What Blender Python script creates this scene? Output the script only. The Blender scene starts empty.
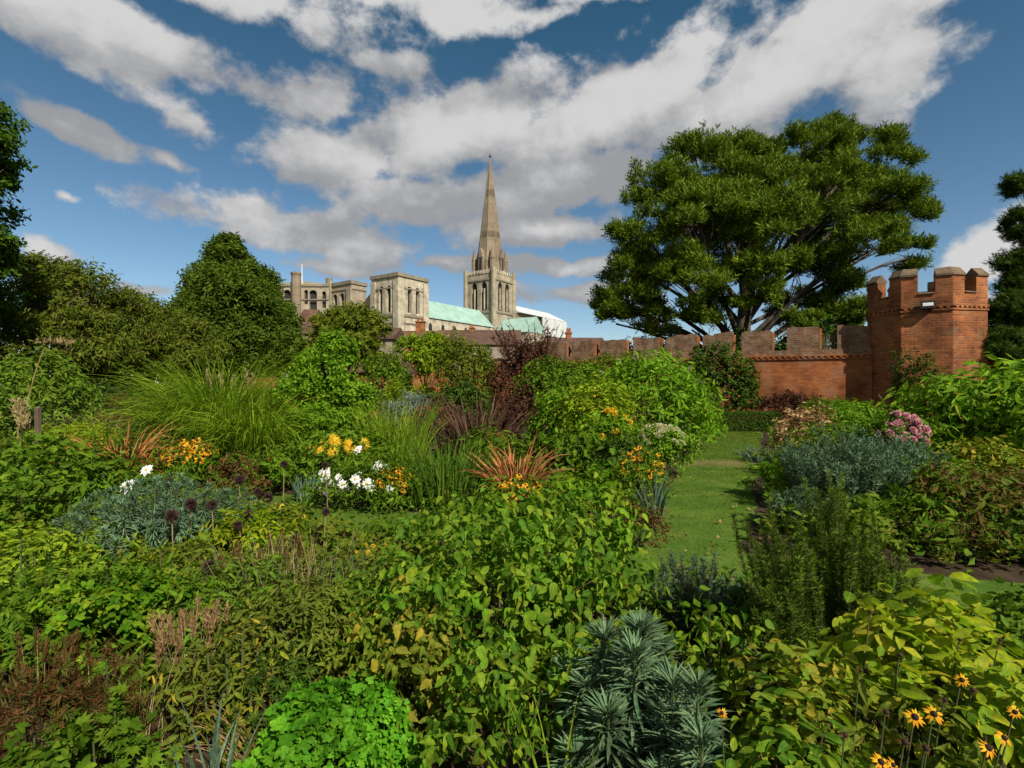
import bpy, math, random
import numpy as np
from mathutils import Vector
from mathutils.geometry import tessellate_polygon

SC = bpy.context.scene
COL = SC.collection
PI = math.pi
EYE = 1.7
F = 512.0

# ------------------------------------------------------------------ camera
cd = bpy.data.cameras.new('camera')
cam = bpy.data.objects.new('camera', cd)
COL.objects.link(cam)
cd.sensor_width = 36
cd.lens = 18
cd.clip_start = 0.05
cd.clip_end = 6000
cam.location = (0, 0, EYE)
cam.rotation_euler = (PI / 2, 0, 0)
SC.camera = cam

# ------------------------------------------------------------------ sun
SUN_EL = math.radians(42)
SUN_AZ = math.atan2(0.54, -0.84)          # clockwise from +Y
sdir = Vector((math.sin(SUN_AZ) * math.cos(SUN_EL), math.cos(SUN_AZ) * math.cos(SUN_EL), math.sin(SUN_EL)))
ld = bpy.data.lights.new('sun', 'SUN')
ld.energy = 3.7
ld.angle = math.radians(0.5)
ld.color = (1.0, 0.93, 0.82)
sun = bpy.data.objects.new('sun', ld)
COL.objects.link(sun)
sun.location = (30, -40, 60)
sun.rotation_euler = (-sdir).to_track_quat('-Z', 'Y').to_euler()

# ------------------------------------------------------------------ render / view
SC.view_settings.view_transform = 'Standard'
SC.view_settings.look = 'None'
SC.view_settings.exposure = 0.85
SC.view_settings.gamma = 1.0
SC.cycles.max_bounces = 8
SC.cycles.diffuse_bounces = 5
SC.cycles.glossy_bounces = 2
SC.cycles.transmission_bounces = 4
SC.cycles.transparent_max_bounces = 4
SC.cycles.use_denoising = True
SC.cycles.caustics_reflective = False
SC.cycles.caustics_refractive = False

# ------------------------------------------------------------------ sky with clouds
def build_world():
    w = bpy.data.worlds.new('World')
    SC.world = w
    w.use_nodes = True
    nt = w.node_tree
    nt.nodes.clear()
    STR = 0.075; CLOUD_BIAS = -1.36
    # node group: cloud thickness for a direction
    g = bpy.data.node_groups.new('cloud_thickness', 'ShaderNodeTree')
    g.interface.new_socket('Dir', in_out='INPUT', socket_type='NodeSocketVector')
    g.interface.new_socket('D', in_out='OUTPUT', socket_type='NodeSocketFloat')
    N, L = g.nodes, g.links
    gi = N.new('NodeGroupInput'); go = N.new('NodeGroupOutput')
    def math_(op, a, b=None, c=None, tree=N, lk=L):
        n = tree.new('ShaderNodeMath'); n.operation = op
        for i, x in enumerate((a, b, c)):
            if x is None: continue
            if isinstance(x, (int, float)): n.inputs[i].default_value = x
            else: lk.new(x, n.inputs[i])
        return n.outputs[0]
    nrm = N.new('ShaderNodeVectorMath'); nrm.operation = 'NORMALIZE'
    L.new(gi.outputs[0], nrm.inputs[0])
    d = nrm.outputs[0]
    sp = N.new('ShaderNodeSeparateXYZ'); L.new(d, sp.inputs[0])
    az = math_('ARCTAN2', sp.outputs[0], sp.outputs[1])
    el = math_('ARCSINE', sp.outputs[2])
    # noises
    mp = N.new('ShaderNodeMapping'); mp.inputs['Scale'].default_value = (1, 1, 1.35)
    L.new(d, mp.inputs[0])
    wn = N.new('ShaderNodeTexNoise'); wn.inputs['Scale'].default_value = 3.6; wn.inputs['Detail'].default_value = 4
    L.new(mp.outputs[0], wn.inputs['Vector'])
    cb = N.new('ShaderNodeCombineXYZ'); L.new(az, cb.inputs[0]); L.new(el, cb.inputs[1])
    ws = N.new('ShaderNodeVectorMath'); ws.operation = 'MULTIPLY_ADD'
    ws.inputs[1].default_value = (0.18, 0.10, 0.0)
    L.new(wn.outputs['Color'], ws.inputs[0])
    off = N.new('ShaderNodeVectorMath'); off.operation = 'SUBTRACT'
    off.inputs[1].default_value = (0.09, 0.05, 0.0)
    L.new(cb.outputs[0], off.inputs[0])
    L.new(off.outputs[0], ws.inputs[2])
    p = ws.outputs[0]
    blobs = [  # px, py, half width, half height, tilt(deg, + = rising to the right), weight
        (110, 34, 215, 40, -9, 1.15), (400, 2, 140, 26, -4, .78), (520, 30, 60, 14, 8, .6), (600, 4, 70, 10, 0, .6), (230, 0, 220, 30, 0, .85),
        (66, 118, 84, 18, -17, .85), (180, 122, 42, 17, -18, .75), (166, 152, 24, 9, 0, .62),
        (318, 98, 66, 26, 12, .78), (405, 68, 40, 14, 0, .6),
        (330, 160, 112, 34, 6, 1.0), (470, 132, 150, 44, 14, 1.1), (620, 108, 165, 50, 16, 1.25), (775, 84, 165, 56, 12, 1.3),
        (895, 68, 84, 62, 30, 1.2), (850, 6, 70, 10, 0, .7),
        (410, 203, 100, 28, 0, .92), (560, 182, 120, 42, 8, 1.1), (545, 230, 95, 24, 2, .95),
        (262, 214, 128, 30, -5, 1.05), (345, 245, 70, 24, -10, .95), (330, 265, 50, 10, 0, .7),
        (570, 272, 80, 11, 2, .85), (580, 302, 80, 14, 0, .9), (450, 268, 40, 8, 0, .7), (56, 254, 44, 16, -16, .75),
        (1005, 245, 50, 24, 18, .95), (1010, 300, 70, 14, 0, .8), (150, 286, 40, 9, 0, .62), (60, 192, 18, 7, -10, .5),
    ]
    acc = None
    for (px, py, rx, ry, tilt, wt) in blobs:
        a = math.atan((px - 512) / F)
        rad = math.hypot(F, px - 512)
        e = math.atan((384 - py) / rad)
        sc_az = F / (rad * rad) ; sc_el = rad / (rad * rad + (384 - py) ** 2)
        m = N.new('ShaderNodeMapping'); m.vector_type = 'TEXTURE'
        m.inputs['Location'].default_value = (a, e, 0)
        m.inputs['Rotation'].default_value = (0, 0, math.radians(tilt))
        m.inputs['Scale'].default_value = (rx * sc_az * 1.1, ry * sc_el * 1.1, 1)
        L.new(p, m.inputs[0])
        ln = N.new('ShaderNodeVectorMath'); ln.operation = 'LENGTH'
        L.new(m.outputs[0], ln.inputs[0])
        v = math_('MULTIPLY_ADD', ln.outputs['Value'], -wt, wt)
        if acc is None: acc = v
        else:
            acc = math_('SMOOTH_MAX', acc, v, 0.15)
    # behind the camera: unseen cloud, thickened to near full cover as added fill for the shadows
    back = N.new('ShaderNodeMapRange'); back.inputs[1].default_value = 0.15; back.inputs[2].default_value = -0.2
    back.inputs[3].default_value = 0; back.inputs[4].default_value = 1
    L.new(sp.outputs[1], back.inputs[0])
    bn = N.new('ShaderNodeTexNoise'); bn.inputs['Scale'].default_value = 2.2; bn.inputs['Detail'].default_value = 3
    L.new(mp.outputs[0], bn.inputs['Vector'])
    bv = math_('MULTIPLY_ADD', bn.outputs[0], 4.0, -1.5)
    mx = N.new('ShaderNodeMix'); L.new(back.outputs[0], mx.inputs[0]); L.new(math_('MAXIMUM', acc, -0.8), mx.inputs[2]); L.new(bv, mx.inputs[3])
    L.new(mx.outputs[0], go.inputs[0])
    # second group: fine billows
    h = bpy.data.node_groups.new('cloud_billows', 'ShaderNodeTree')
    h.interface.new_socket('Dir', in_out='INPUT', socket_type='NodeSocketVector')
    h.interface.new_socket('D', in_out='OUTPUT', socket_type='NodeSocketFloat')
    N, L = h.nodes, h.links
    hi = N.new('NodeGroupInput'); ho = N.new('NodeGroupOutput')
    mp = N.new('ShaderNodeMapping'); mp.inputs['Scale'].default_value = (1, 1, 1.35)
    L.new(hi.outputs[0], mp.inputs[0])
    fn = N.new('ShaderNodeTexNoise'); fn.inputs['Scale'].default_value = 11; fn.inputs['Detail'].default_value = 10; fn.inputs['Roughness'].default_value = .6
    L.new(mp.outputs[0], fn.inputs['Vector'])
    f2 = N.new('ShaderNodeTexNoise'); f2.inputs['Scale'].default_value = 4; f2.inputs['Detail'].default_value = 2
    L.new(mp.outputs[0], f2.inputs['Vector'])
    fa = math_('MULTIPLY', fn.outputs[0], 2.0, None, N, L)
    L.new(math_('MULTIPLY_ADD', f2.outputs[0], 0.7, fa, N, L), ho.inputs[0])

    N, L = nt.nodes, nt.links
    M2 = lambda op, a, b=None, c=None: math_(op, a, b, c, N, L)
    tc = N.new('ShaderNodeTexCoord')
    sky = N.new('ShaderNodeTexSky'); sky.sky_type = 'NISHITA'; sky.sun_disc = False
    sky.sun_elevation = SUN_EL; sky.sun_rotation = SUN_AZ
    sky.altitude = 0; sky.air_density = 1.0; sky.dust_density = 0.4; sky.ozone_density = 2.5
    tint = N.new('ShaderNodeMix'); tint.data_type = 'RGBA'; tint.blend_type = 'MULTIPLY'; tint.inputs[0].default_value = 1
    tsp = N.new('ShaderNodeSeparateXYZ'); L.new(tc.outputs['Generated'], tsp.inputs[0])
    tm = N.new('ShaderNodeMix'); tm.data_type = 'RGBA'; tm.inputs[6].default_value = (.80, .82, .84, 1); tm.inputs[7].default_value = (.26, .52, .53, 1)
    tr_ = N.new('ShaderNodeMapRange'); tr_.inputs[1].default_value = 0.0; tr_.inputs[2].default_value = .6; L.new(tsp.outputs[2], tr_.inputs[0])
    L.new(tr_.outputs[0], tm.inputs[0]); L.new(tm.outputs[2], tint.inputs[7])
    L.new(sky.outputs[0], tint.inputs[6])
    def grp(tree, off=None):
        q = N.new('ShaderNodeGroup'); q.node_tree = tree
        if off is None: L.new(tc.outputs['Generated'], q.inputs[0])
        else:
            av = N.new('ShaderNodeVectorMath'); av.operation = 'ADD'; av.inputs[1].default_value = off
            L.new(tc.outputs['Generated'], av.inputs[0]); L.new(av.outputs[0], q.inputs[0])
        return q.outputs[0]
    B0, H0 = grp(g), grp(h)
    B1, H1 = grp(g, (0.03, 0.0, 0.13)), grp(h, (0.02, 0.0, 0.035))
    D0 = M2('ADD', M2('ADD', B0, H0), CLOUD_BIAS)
    alpha = N.new('ShaderNodeMapRange'); alpha.interpolation_type = 'SMOOTHSTEP'
    alpha.inputs[1].default_value = -0.05; alpha.inputs[2].default_value = 0.42
    L.new(D0, alpha.inputs[0])
    # how much thinner the cloud is towards the light: lit tops, grey undersides
    t = M2('SUBTRACT', H0, H1)
    t2 = M2('SUBTRACT', B0, B1)
    s = M2('MULTIPLY_ADD', t, 0.72, 0.30)
    s = M2('MULTIPLY_ADD', t2, 0.62, s)
    thick = N.new('ShaderNodeMapRange'); thick.inputs[1].default_value = 0.5; thick.inputs[2].default_value = 1.5
    thick.inputs[3].default_value = 0; thick.inputs[4].default_value = .15
    L.new(D0, thick.inputs[0])
    s = M2('SUBTRACT', s, thick.outputs[0])
    sm = N.new('ShaderNodeMapRange'); sm.interpolation_type = 'SMOOTHSTEP'; L.new(s, sm.inputs[0]); s = sm.outputs[0]
    cr = N.new('ShaderNodeMix'); cr.data_type = 'RGBA'
    cr.inputs[6].default_value = (2.45, 2.5, 2.6, 1); cr.inputs[7].default_value = (4.95, 4.9, 4.85, 1)
    L.new(s, cr.inputs[0])
    fin = N.new('ShaderNodeMix'); fin.data_type = 'RGBA'
    am = M2('MULTIPLY', alpha.outputs[0], 0.97)
    L.new(am, fin.inputs[0]); L.new(tint.outputs[2], fin.inputs[6]); L.new(cr.outputs[2], fin.inputs[7])
    bg = N.new('ShaderNodeBackground'); bg.inputs[1].default_value = STR
    L.new(fin.outputs[2], bg.inputs[0])
    out = N.new('ShaderNodeOutputWorld'); L.new(bg.outputs[0], out.inputs[0])
build_world()

# ------------------------------------------------------------------ helpers
def gx(px, Y): return (px - 512) / F * Y
def gz(py, Y): return EYE - (py - 384) / F * Y

def norm(a):
    return a / np.maximum(np.linalg.norm(a, axis=-1, keepdims=True), 1e-9)

class MB:
    """collects triangles/quads, then links ONE mesh object"""
    def __init__(s, leafuv=False): s.v = []; s.f = []; s.n = 0; s.u = [] if leafuv else None
    def add(s, V, faces, m=0):
        V = np.asarray(V, dtype=np.float64)
        s.v.append(V)
        if isinstance(faces, np.ndarray):
            s.f.append((faces + s.n, m))
        else:
            by = {}
            for f in faces: by.setdefault(len(f), []).append(f)
            for k, fl in by.items(): s.f.append((np.array(fl) + s.n, m))
        s.n += len(V)
    def mesh(s, name, mats, smooth=False, uv=False):
        me = bpy.data.meshes.new(name)
        V = np.concatenate(s.v)
        me.vertices.add(len(V)); me.vertices.foreach_set('co', V.astype(np.float32).ravel())
        loops = np.concatenate([f.ravel() for f, _ in s.f])
        tot = np.concatenate([np.full(len(f), f.shape[1]) for f, _ in s.f])
        mi = np.concatenate([np.full(len(f), m) for f, m in s.f])
        st = np.concatenate([[0], np.cumsum(tot)[:-1]])
        me.loops.add(len(loops)); me.loops.foreach_set('vertex_index', loops.astype(np.int32))
        me.polygons.add(len(tot)); me.polygons.foreach_set('loop_start', st.astype(np.int32))
        for m in mats: me.materials.append(m)
        me.polygons.foreach_set('material_index', mi.astype(np.int32))
        me.polygons.foreach_set('use_smooth', np.full(len(tot), bool(smooth)))
        me.update(calc_edges=True)
        if s.u:
            U = np.concatenate(s.u); me.uv_layers.new(name='UVMap').data.foreach_set('uv', U[loops].astype(np.float32).ravel())
        if uv:
            u = me.uv_layers.new(name='UVMap')
            pn = np.zeros(len(tot) * 3, np.float32); me.polygons.foreach_get('normal', pn); pn = pn.reshape(-1, 3)
            ln = np.repeat(pn, tot, axis=0); co = V[loops]
            tx = np.stack([-ln[:, 1], ln[:, 0]], 1); tl = np.linalg.norm(tx, axis=1)
            flat = tl < 0.3
            tx = tx / np.maximum(tl, 1e-6)[:, None]
            uu = np.where(flat, co[:, 0], co[:, 0] * tx[:, 0] + co[:, 1] * tx[:, 1])
            sl = np.maximum(tl, .3)
            vv = np.where(flat, co[:, 1], co[:, 2] / sl)
            u.data.foreach_set('uv', np.stack([uu, vv], 1).astype(np.float32).ravel())
        return me
    def build(s, name, mats, parent=None, smooth=False, uv=False):
        if not isinstance(mats, (list, tuple)): mats = [mats]
        o = bpy.data.objects.new(name, s.mesh(name, mats, smooth, uv))
        COL.objects.link(o)
        if parent is not None: o.parent = parent
        return o

def thing(name, label, cat, loc=(0, 0, 0), rz=0, group=None):
    o = bpy.data.objects.new(name, None)
    o.empty_display_size = 0.2
    COL.objects.link(o)
    o.location = loc; o.rotation_euler = (0, 0, rz)
    o['label'] = label; o['category'] = cat
    if group: o['group'] = group
    return o

def tag(o, label, cat, group=None):
    o['label'] = label; o['category'] = cat
    if group: o['group'] = group
    return o

# ---- templates -------------------------------------------------------------
def T_oval(w=.27, fold=.07, droop=.12):
    V = [(0, 0, 0), (0, .35, -.01), (0, .7, -.45 * droop), (0, 1, -droop),
         (-w * .82, .26, fold), (-w * .86, .6, fold - .35 * droop), (w * .82, .26, fold), (w * .86, .6, fold - .35 * droop)]
    Fc = [(0, 1, 4), (1, 2, 5), (1, 5, 4), (2, 3, 5), (0, 6, 1), (1, 7, 2), (1, 6, 7), (2, 7, 3)]
    return np.array(V, float), np.array(Fc)
def T_dia(w=.3, fold=.06, droop=.1):
    V = [(0, 0, 0), (-w, .45, fold), (w, .45, fold), (0, 1, -droop)]
    return np.array(V, float), np.array([(0, 3, 1), (0, 2, 3)])
def T_multi(base, angs, sc, lift=0):
    Vb, Fb = base
    VV = [np.zeros((1, 3))]; FF = []; n = 1
    for a, s in zip(angs, sc):
        c, t = math.cos(math.radians(a)), math.sin(math.radians(a))
        R = np.array([[c, -t, 0], [t, c, 0], [0, 0, 1]])
        v = (Vb * s) @ R.T
        idx = np.arange(len(Vb)) + n - 1
        idx[0] = 0
        VV.append(v[1:]); n += len(Vb) - 1
        FF.append(idx[Fb])
    return np.concatenate(VV), np.concatenate(FF)
def T_tuft(nb=9, w=.07, seed=1, spread=1.0):
    r = np.random.default_rng(seed)
    V = [np.zeros((1, 3))]; Fc = []; n = 1
    for i in range(nb):
        a = 2 * PI * i / nb + r.uniform(-.3, .3)
        el = r.uniform(.15, 1.2)
        d = np.array([math.cos(a) * math.cos(el) * spread, math.sin(el), math.sin(a) * math.cos(el) * spread])
        L = r.uniform(.75, 1.05)
        p = np.cross(d, [.3, .2, .9]); p /= np.linalg.norm(p)
        V.append(np.array([d * .5 * L + p * w, d * .5 * L - p * w, d * L]))
        Fc += [(0, n, n + 2), (0, n + 2, n + 1)]; n += 3
    return np.concatenate(V), np.array(Fc)
OVAL = T_oval(); ROUND = T_oval(.40, .06, .1); LONG = T_oval(.17, .05, .2); NARROW = T_oval(.085, .03, .12); HEART = T_oval(.36, .08, .3)
def T_fine(w=.27, peak=.42, fold=.09, droop=.2, ns=6):
    V = [(0, 0, 0)]; Fc = []
    for i in range(1, ns):
        u = i / ns
        hw = w * (math.sin(PI * u ** (math.log(.5) / math.log(peak))) ** .8)
        z = -droop * u * u
        wav = .012 * math.sin(i * 2.4)
        V += [(-hw, u, z + fold * (hw / w) + wav), (0, u, z), (hw, u, z + fold * (hw / w) - wav)]
    V.append((0, 1, -droop))
    Fc += [(0, 2, 1), (0, 3, 2)]
    for i in range(ns - 2):
        b = 1 + i * 3
        Fc += [(b, b + 1, b + 4), (b, b + 4, b + 3), (b + 1, b + 2, b + 5), (b + 1, b + 5, b + 4)]
    b = 1 + (ns - 2) * 3; t = len(V) - 1
    Fc += [(b, b + 1, t), (b + 1, b + 2, t)]
    return np.array(V, float), np.array(Fc)
OVAL_H = T_fine(.27, .45, .08, .22); LONG_H = T_fine(.16, .42, .06, .35); HEART_H = T_fine(.36, .36, .10, .35); ROUND_H = T_fine(.40, .5)
TRI_H = T_multi(T_fine(.3, .55, .06, .2, 5), (-62, 0, 62), (.75, 1, .75)); PALM_H = T_multi(T_fine(.17, .55, .04, .3, 5), (-100, -52, 0, 52, 100), (.6, .85, 1, .85, .6))
SPURGE = T_fine(.05, .55, .015, .3, 5); FRILL = T_multi(T_fine(.34, .6, .05, .2, 5), (-105, -55, 0, 55, 105), (.6, .8, 1, .8, .6)); CORNEL_H = CORNEL = T_fine(.31, .4, .09, .4)
NEEDLE = T_dia(.10, .03, -.05); DIA = T_dia(); DIAL = T_dia(.17, .04, .15); DIAN = T_dia(.09, .02, .1)
TRI = T_multi(OVAL, (-58, 0, 58), (.75, 1, .75))
PALM = T_multi(T_oval(.16, .04, .25), (-100, -52, 0, 52, 100), (.6, .85, 1, .85, .6))
PINN = T_multi(T_dia(.2, .03, .1), (-88, -60, -30, 0, 30, 60, 88), (.55, .75, .9, 1, .9, .75, .55))
TUFT = T_tuft(9, .07, 3); PINE = T_tuft(15, .034, 9, 1.2); FEATHER = T_tuft(12, .05, 11, .9)
TUFTW = T_tuft(8, .11, 5)
SPRAY = T_multi(T_dia(.12, .03, .12), (-70, -45, -20, 0, 22, 48, 72), (.6, .8, .95, 1, .95, .8, .6))

def scatter(mb, T, P, D, N, S, m=0):
    Tv, Tf = T
    y = norm(D); x = norm(np.cross(y, N)); z = np.cross(x, y)
    S = np.asarray(S, float)
    if S.ndim == 1: S = np.repeat(S[:, None], 3, 1)
    n, k = len(P), len(Tv)
    V = (P[:, None, :] + (Tv[None, :, 0:1] * S[:, None, 0:1]) * x[:, None, :]
         + (Tv[None, :, 1:2] * S[:, None, 1:2]) * y[:, None, :] + (Tv[None, :, 2:3] * S[:, None, 2:3]) * z[:, None, :])
    Fi = (np.arange(n) * k)[:, None, None] + Tf[None]
    mb.add(V.reshape(-1, 3), Fi.reshape(-1, Tf.shape[1]), m)
    if mb.u is not None:                       # across / along the leaf, for its veins
        mb.u.append(np.tile(np.stack([Tv[:, 0] / np.abs(Tv[:, 0]).max(), Tv[:, 1]], 1), (n, 1)))

def tube(mb, pts, r0, r1, sides=4, m=0):
    pts = np.asarray(pts, float); n = len(pts)
    tan = np.gradient(pts, axis=0); tan = norm(tan)
    ref = np.array([0.31, 0.17, 0.93]) if abs(tan[0] @ np.array([.31, .17, .93])) < .93 else np.array([1., .1, 0])
    a = norm(np.cross(tan, ref)); b = np.cross(tan, a)
    rr = np.linspace(r0, r1, n) if np.isscalar(r0) else np.asarray(r0)
    ang = np.arange(sides) * 2 * PI / sides
    V = pts[:, None] + rr[:, None, None] * (np.cos(ang)[None, :, None] * a[:, None] + np.sin(ang)[None, :, None] * b[:, None])
    i = np.arange(n - 1)[:, None] * sides; j = np.arange(sides)[None]; jn = (j + 1) % sides
    Q = np.stack([i + j, i + jn, i + sides + jn, i + sides + j], -1).reshape(-1, 4)
    mb.add(V.reshape(-1, 3), Q, m)
    mb.add(V[-1], [tuple(range(sides))], m)

def bez(p0, p1, p2, n=6):
    t = np.linspace(0, 1, n)[:, None]
    return (1 - t) ** 2 * np.asarray(p0) + 2 * t * (1 - t) * np.asarray(p1) + t * t * np.asarray(p2)

def box(mb, x0, x1, y0, y1, z0, z1, m=0):
    V = [(x0, y0, z0), (x1, y0, z0), (x1, y1, z0), (x0, y1, z0), (x0, y0, z1), (x1, y0, z1), (x1, y1, z1), (x0, y1, z1)]
    mb.add(V, [(3, 2, 1, 0), (4, 5, 6, 7), (0, 1, 5, 4), (1, 2, 6, 5), (2, 3, 7, 6), (3, 0, 4, 7)], m)

def hexa(mb, plan, z0, z1, m=0):
    """plan: convex ring of (x,y), anticlockwise"""
    n = len(plan)
    V = [(x, y, z0) for x, y in plan] + [(x, y, z1) for x, y in plan]
    mb.add(V, [tuple(range(n - 1, -1, -1)), tuple(range(n, 2 * n))] + [(i, (i + 1) % n, n + (i + 1) % n, n + i) for i in range(n)], m)

def holed(mb, outer, holes, o, t, nrm, thick, m=0):
    """a wall slab: outline and holes in (u,z), u along t from o, outward normal nrm; front at o, back thick behind"""
    loops = [outer] + holes
    flat = [p for lp in loops for p in lp]
    tris = tessellate_polygon([[Vector((p[0], p[1], 0)) for p in lp] for lp in loops])
    o = np.array(o, float); t = np.array(t, float); nr = np.array(nrm, float)
    Vf = [o + t * p[0] + np.array([0, 0, p[1]]) for p in flat]
    Vb = [v - nr * thick for v in Vf]
    n = len(flat)
    up = np.cross(t, [0, 0, 1.0])
    fl = []
    for a, b, c in tris:
        A, B, C_ = (np.array(flat[i]) for i in (a, b, c))
        ccw = (B[0] - A[0]) * (C_[1] - A[1]) - (B[1] - A[1]) * (C_[0] - A[0]) > 0
        front_is_ccw = up @ nr > 0
        tri = (a, b, c) if ccw == front_is_ccw else (c, b, a)
        fl.append(tri); fl.append((tri[2] + n, tri[1] + n, tri[0] + n))
    s = 0
    for lp in loops:
        k = len(lp)
        for i in range(k):
            a, b = s + i, s + (i + 1) % k
            fl.append((a, b, b + n, a + n))
        s += k
    mb.add(np.array(Vf + Vb), fl, m)

def arch(cx, z0, w, h, n=5, pointed=True):
    """lancet outline, anticlockwise"""
    pts = [(cx - w / 2, z0), (cx + w / 2, z0)]
    sp = z0 + h - w * (.85 if pointed else .5)
    if pointed:
        for i in range(n + 1):
            a = math.radians(58) * i / n
            pts.append((cx + w / 2 - w * (1 - math.cos(a)) * .5 / (1 - math.cos(math.radians(58))), sp + (z0 + h - sp) * math.sin(a) / math.sin(math.radians(58))))
        for i in range(n - 1, -1, -1):
            a = math.radians(58) * i / n
            pts.append((cx - w / 2 + w * (1 - math.cos(a)) * .5 / (1 - math.cos(math.radians(58))), sp + (z0 + h - sp) * math.sin(a) / math.sin(math.radians(58))))
    else:
        for i in range(2 * n + 1):
            a = PI * i / (2 * n)
            pts.append((cx + w / 2 * math.cos(a), sp + w / 2 * math.sin(a)))
    return pts

# ------------------------------------------------------------------ materials
def nodes_of(name):
    m = bpy.data.materials.new(name); m.use_nodes = True
    nt = m.node_tree; nt.nodes.clear()
    out = nt.nodes.new('ShaderNodeOutputMaterial')
    return m, nt, out
def ramp(nt, stops):
    r = nt.nodes.new('ShaderNodeValToRGB'); e = r.color_ramp.elements
    while len(e) < len(stops): e.new(0.5)
    for i, (p, c) in enumerate(stops): e[i].position = p; e[i].color = (*c, 1)
    return r
def leafmat(name, stops, trans=.35, rough=.6, spec=.08, tw=(1.15, 1.25, .55), patch=.35, vein=False):
    """stops: list of colours over random leaf value"""
    m, nt, out = nodes_of(name); N, L = nt.nodes, nt.links
    if not isinstance(stops[0][0], (int, float)) or len(stops[0]) == 3:
        stops = [(i / max(1, len(stops) - 1), c) for i, c in enumerate(stops)]
    stops = [(q, (c[0] * 1.36, c[1] * 1.20, c[2] * .66) if c[1] > c[0] * 1.05 and c[1] > c[2] * 2.2 else c) for q, c in stops]
    ge = N.new('ShaderNodeNewGeometry')
    rp = ramp(nt, stops); L.new(ge.outputs['Random Per Island'], rp.inputs[0])
    tc = N.new('ShaderNodeTexCoord')
    nz = N.new('ShaderNodeTexNoise'); nz.inputs['Scale'].default_value = 3.0; nz.inputs['Detail'].default_value = 3
    L.new(tc.outputs['Object'], nz.inputs['Vector'])
    mr = N.new('ShaderNodeMapRange'); mr.inputs[1].default_value = .3; mr.inputs[2].default_value = .7
    mr.inputs[3].default_value = 1 - patch; mr.inputs[4].default_value = 1 + patch
    L.new(nz.outputs[0], mr.inputs[0])
    nf = N.new('ShaderNodeTexNoise'); nf.inputs['Scale'].default_value = 55.0; nf.inputs['Detail'].default_value = 3
    L.new(tc.outputs['Object'], nf.inputs['Vector'])
    mf = N.new('ShaderNodeMapRange'); mf.inputs[1].default_value = .35; mf.inputs[2].default_value = .65; mf.inputs[3].default_value = .72; mf.inputs[4].default_value = 1.22
    L.new(nf.outputs[0], mf.inputs[0])
    mm = N.new('ShaderNodeMath'); mm.operation = 'MULTIPLY'; L.new(mr.outputs[0], mm.inputs[0]); L.new(mf.outputs[0], mm.inputs[1])
    mu = N.new('ShaderNodeMix'); mu.data_type = 'RGBA'; mu.blend_type = 'MULTIPLY'; mu.inputs[0].default_value = 1
    L.new(rp.outputs[0], mu.inputs[6]); L.new(mm.outputs[0], mu.inputs[7])
    if vein:
        def mth(op, a, b=None, c=None):
            q = N.new('ShaderNodeMath'); q.operation = op
            for i, x in enumerate((a, b, c)):
                if x is None: continue
                if isinstance(x, (int, float)): q.inputs[i].default_value = x
                else: L.new(x, q.inputs[i])
            return q.outputs[0]
        uvn = N.new('ShaderNodeUVMap'); us = N.new('ShaderNodeSeparateXYZ'); L.new(uvn.outputs[0], us.inputs[0])
        au = mth('ABSOLUTE', us.outputs[0])
        mid = mth('LESS_THAN', au, .09)
        sv = mth('SINE', mth('MULTIPLY', mth('MULTIPLY_ADD', au, -.28, us.outputs[1]), 44.0))
        side = mth('MULTIPLY', mth('GREATER_THAN', sv, .82), .55)
        vf = mth('MULTIPLY', mth('MAXIMUM', mid, side), .38)
        vm = N.new('ShaderNodeMix'); vm.data_type = 'RGBA'; L.new(vf, vm.inputs[0]); L.new(mu.outputs[2], vm.inputs[6]); vm.inputs[7].default_value = (.30, .36, .09, 1)
        # dry edges and tips on some leaves
        n4 = N.new('ShaderNodeTexNoise'); n4.inputs['Scale'].default_value = 16; n4.inputs['Detail'].default_value = 4; L.new(tc.outputs['Object'], n4.inputs['Vector'])
        ed = mth('MULTIPLY_ADD', n4.outputs[0], 2.6, mth('MULTIPLY_ADD', mth('MAXIMUM', au, us.outputs[1]), .55, -2.16))
        ed = mth('MINIMUM', mth('MAXIMUM', mth('MULTIPLY', ed, 6.0), 0.0), .85)
        em = N.new('ShaderNodeMix'); em.data_type = 'RGBA'; L.new(ed, em.inputs[0]); L.new(vm.outputs[2], em.inputs[6]); em.inputs[7].default_value = (.16, .085, .03, 1)
        mu = em
        bp = N.new('ShaderNodeBump'); bp.inputs['Strength'].default_value = .5; bp.inputs['Distance'].default_value = .002
        L.new(mth('SUBTRACT', 1.0, mth('MAXIMUM', mid, side)), bp.inputs['Height'])
    p = N.new('ShaderNodeBsdfPrincipled'); p.inputs['Roughness'].default_value = rough
    p.inputs['Specular IOR Level'].default_value = spec
    if vein: L.new(bp.outputs[0], p.inputs['Normal'])
    L.new(mu.outputs[2], p.inputs['Base Color'])
    if trans > 0:
        t2 = N.new('ShaderNodeMix'); t2.data_type = 'RGBA'; t2.blend_type = 'MULTIPLY'; t2.inputs[0].default_value = 1
        L.new(mu.outputs[2], t2.inputs[6]); t2.inputs[7].default_value = (*tw, 1)
        tr = N.new('ShaderNodeBsdfTranslucent'); L.new(t2.outputs[2], tr.inputs[0])
        mx = N.new('ShaderNodeMixShader'); mx.inputs[0].default_value = trans
        L.new(p.outputs[0], mx.inputs[1]); L.new(tr.outputs[0], mx.inputs[2]); L.new(mx.outputs[0], out.inputs[0])
    else:
        L.new(p.outputs[0], out.inputs[0])
    return m
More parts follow.
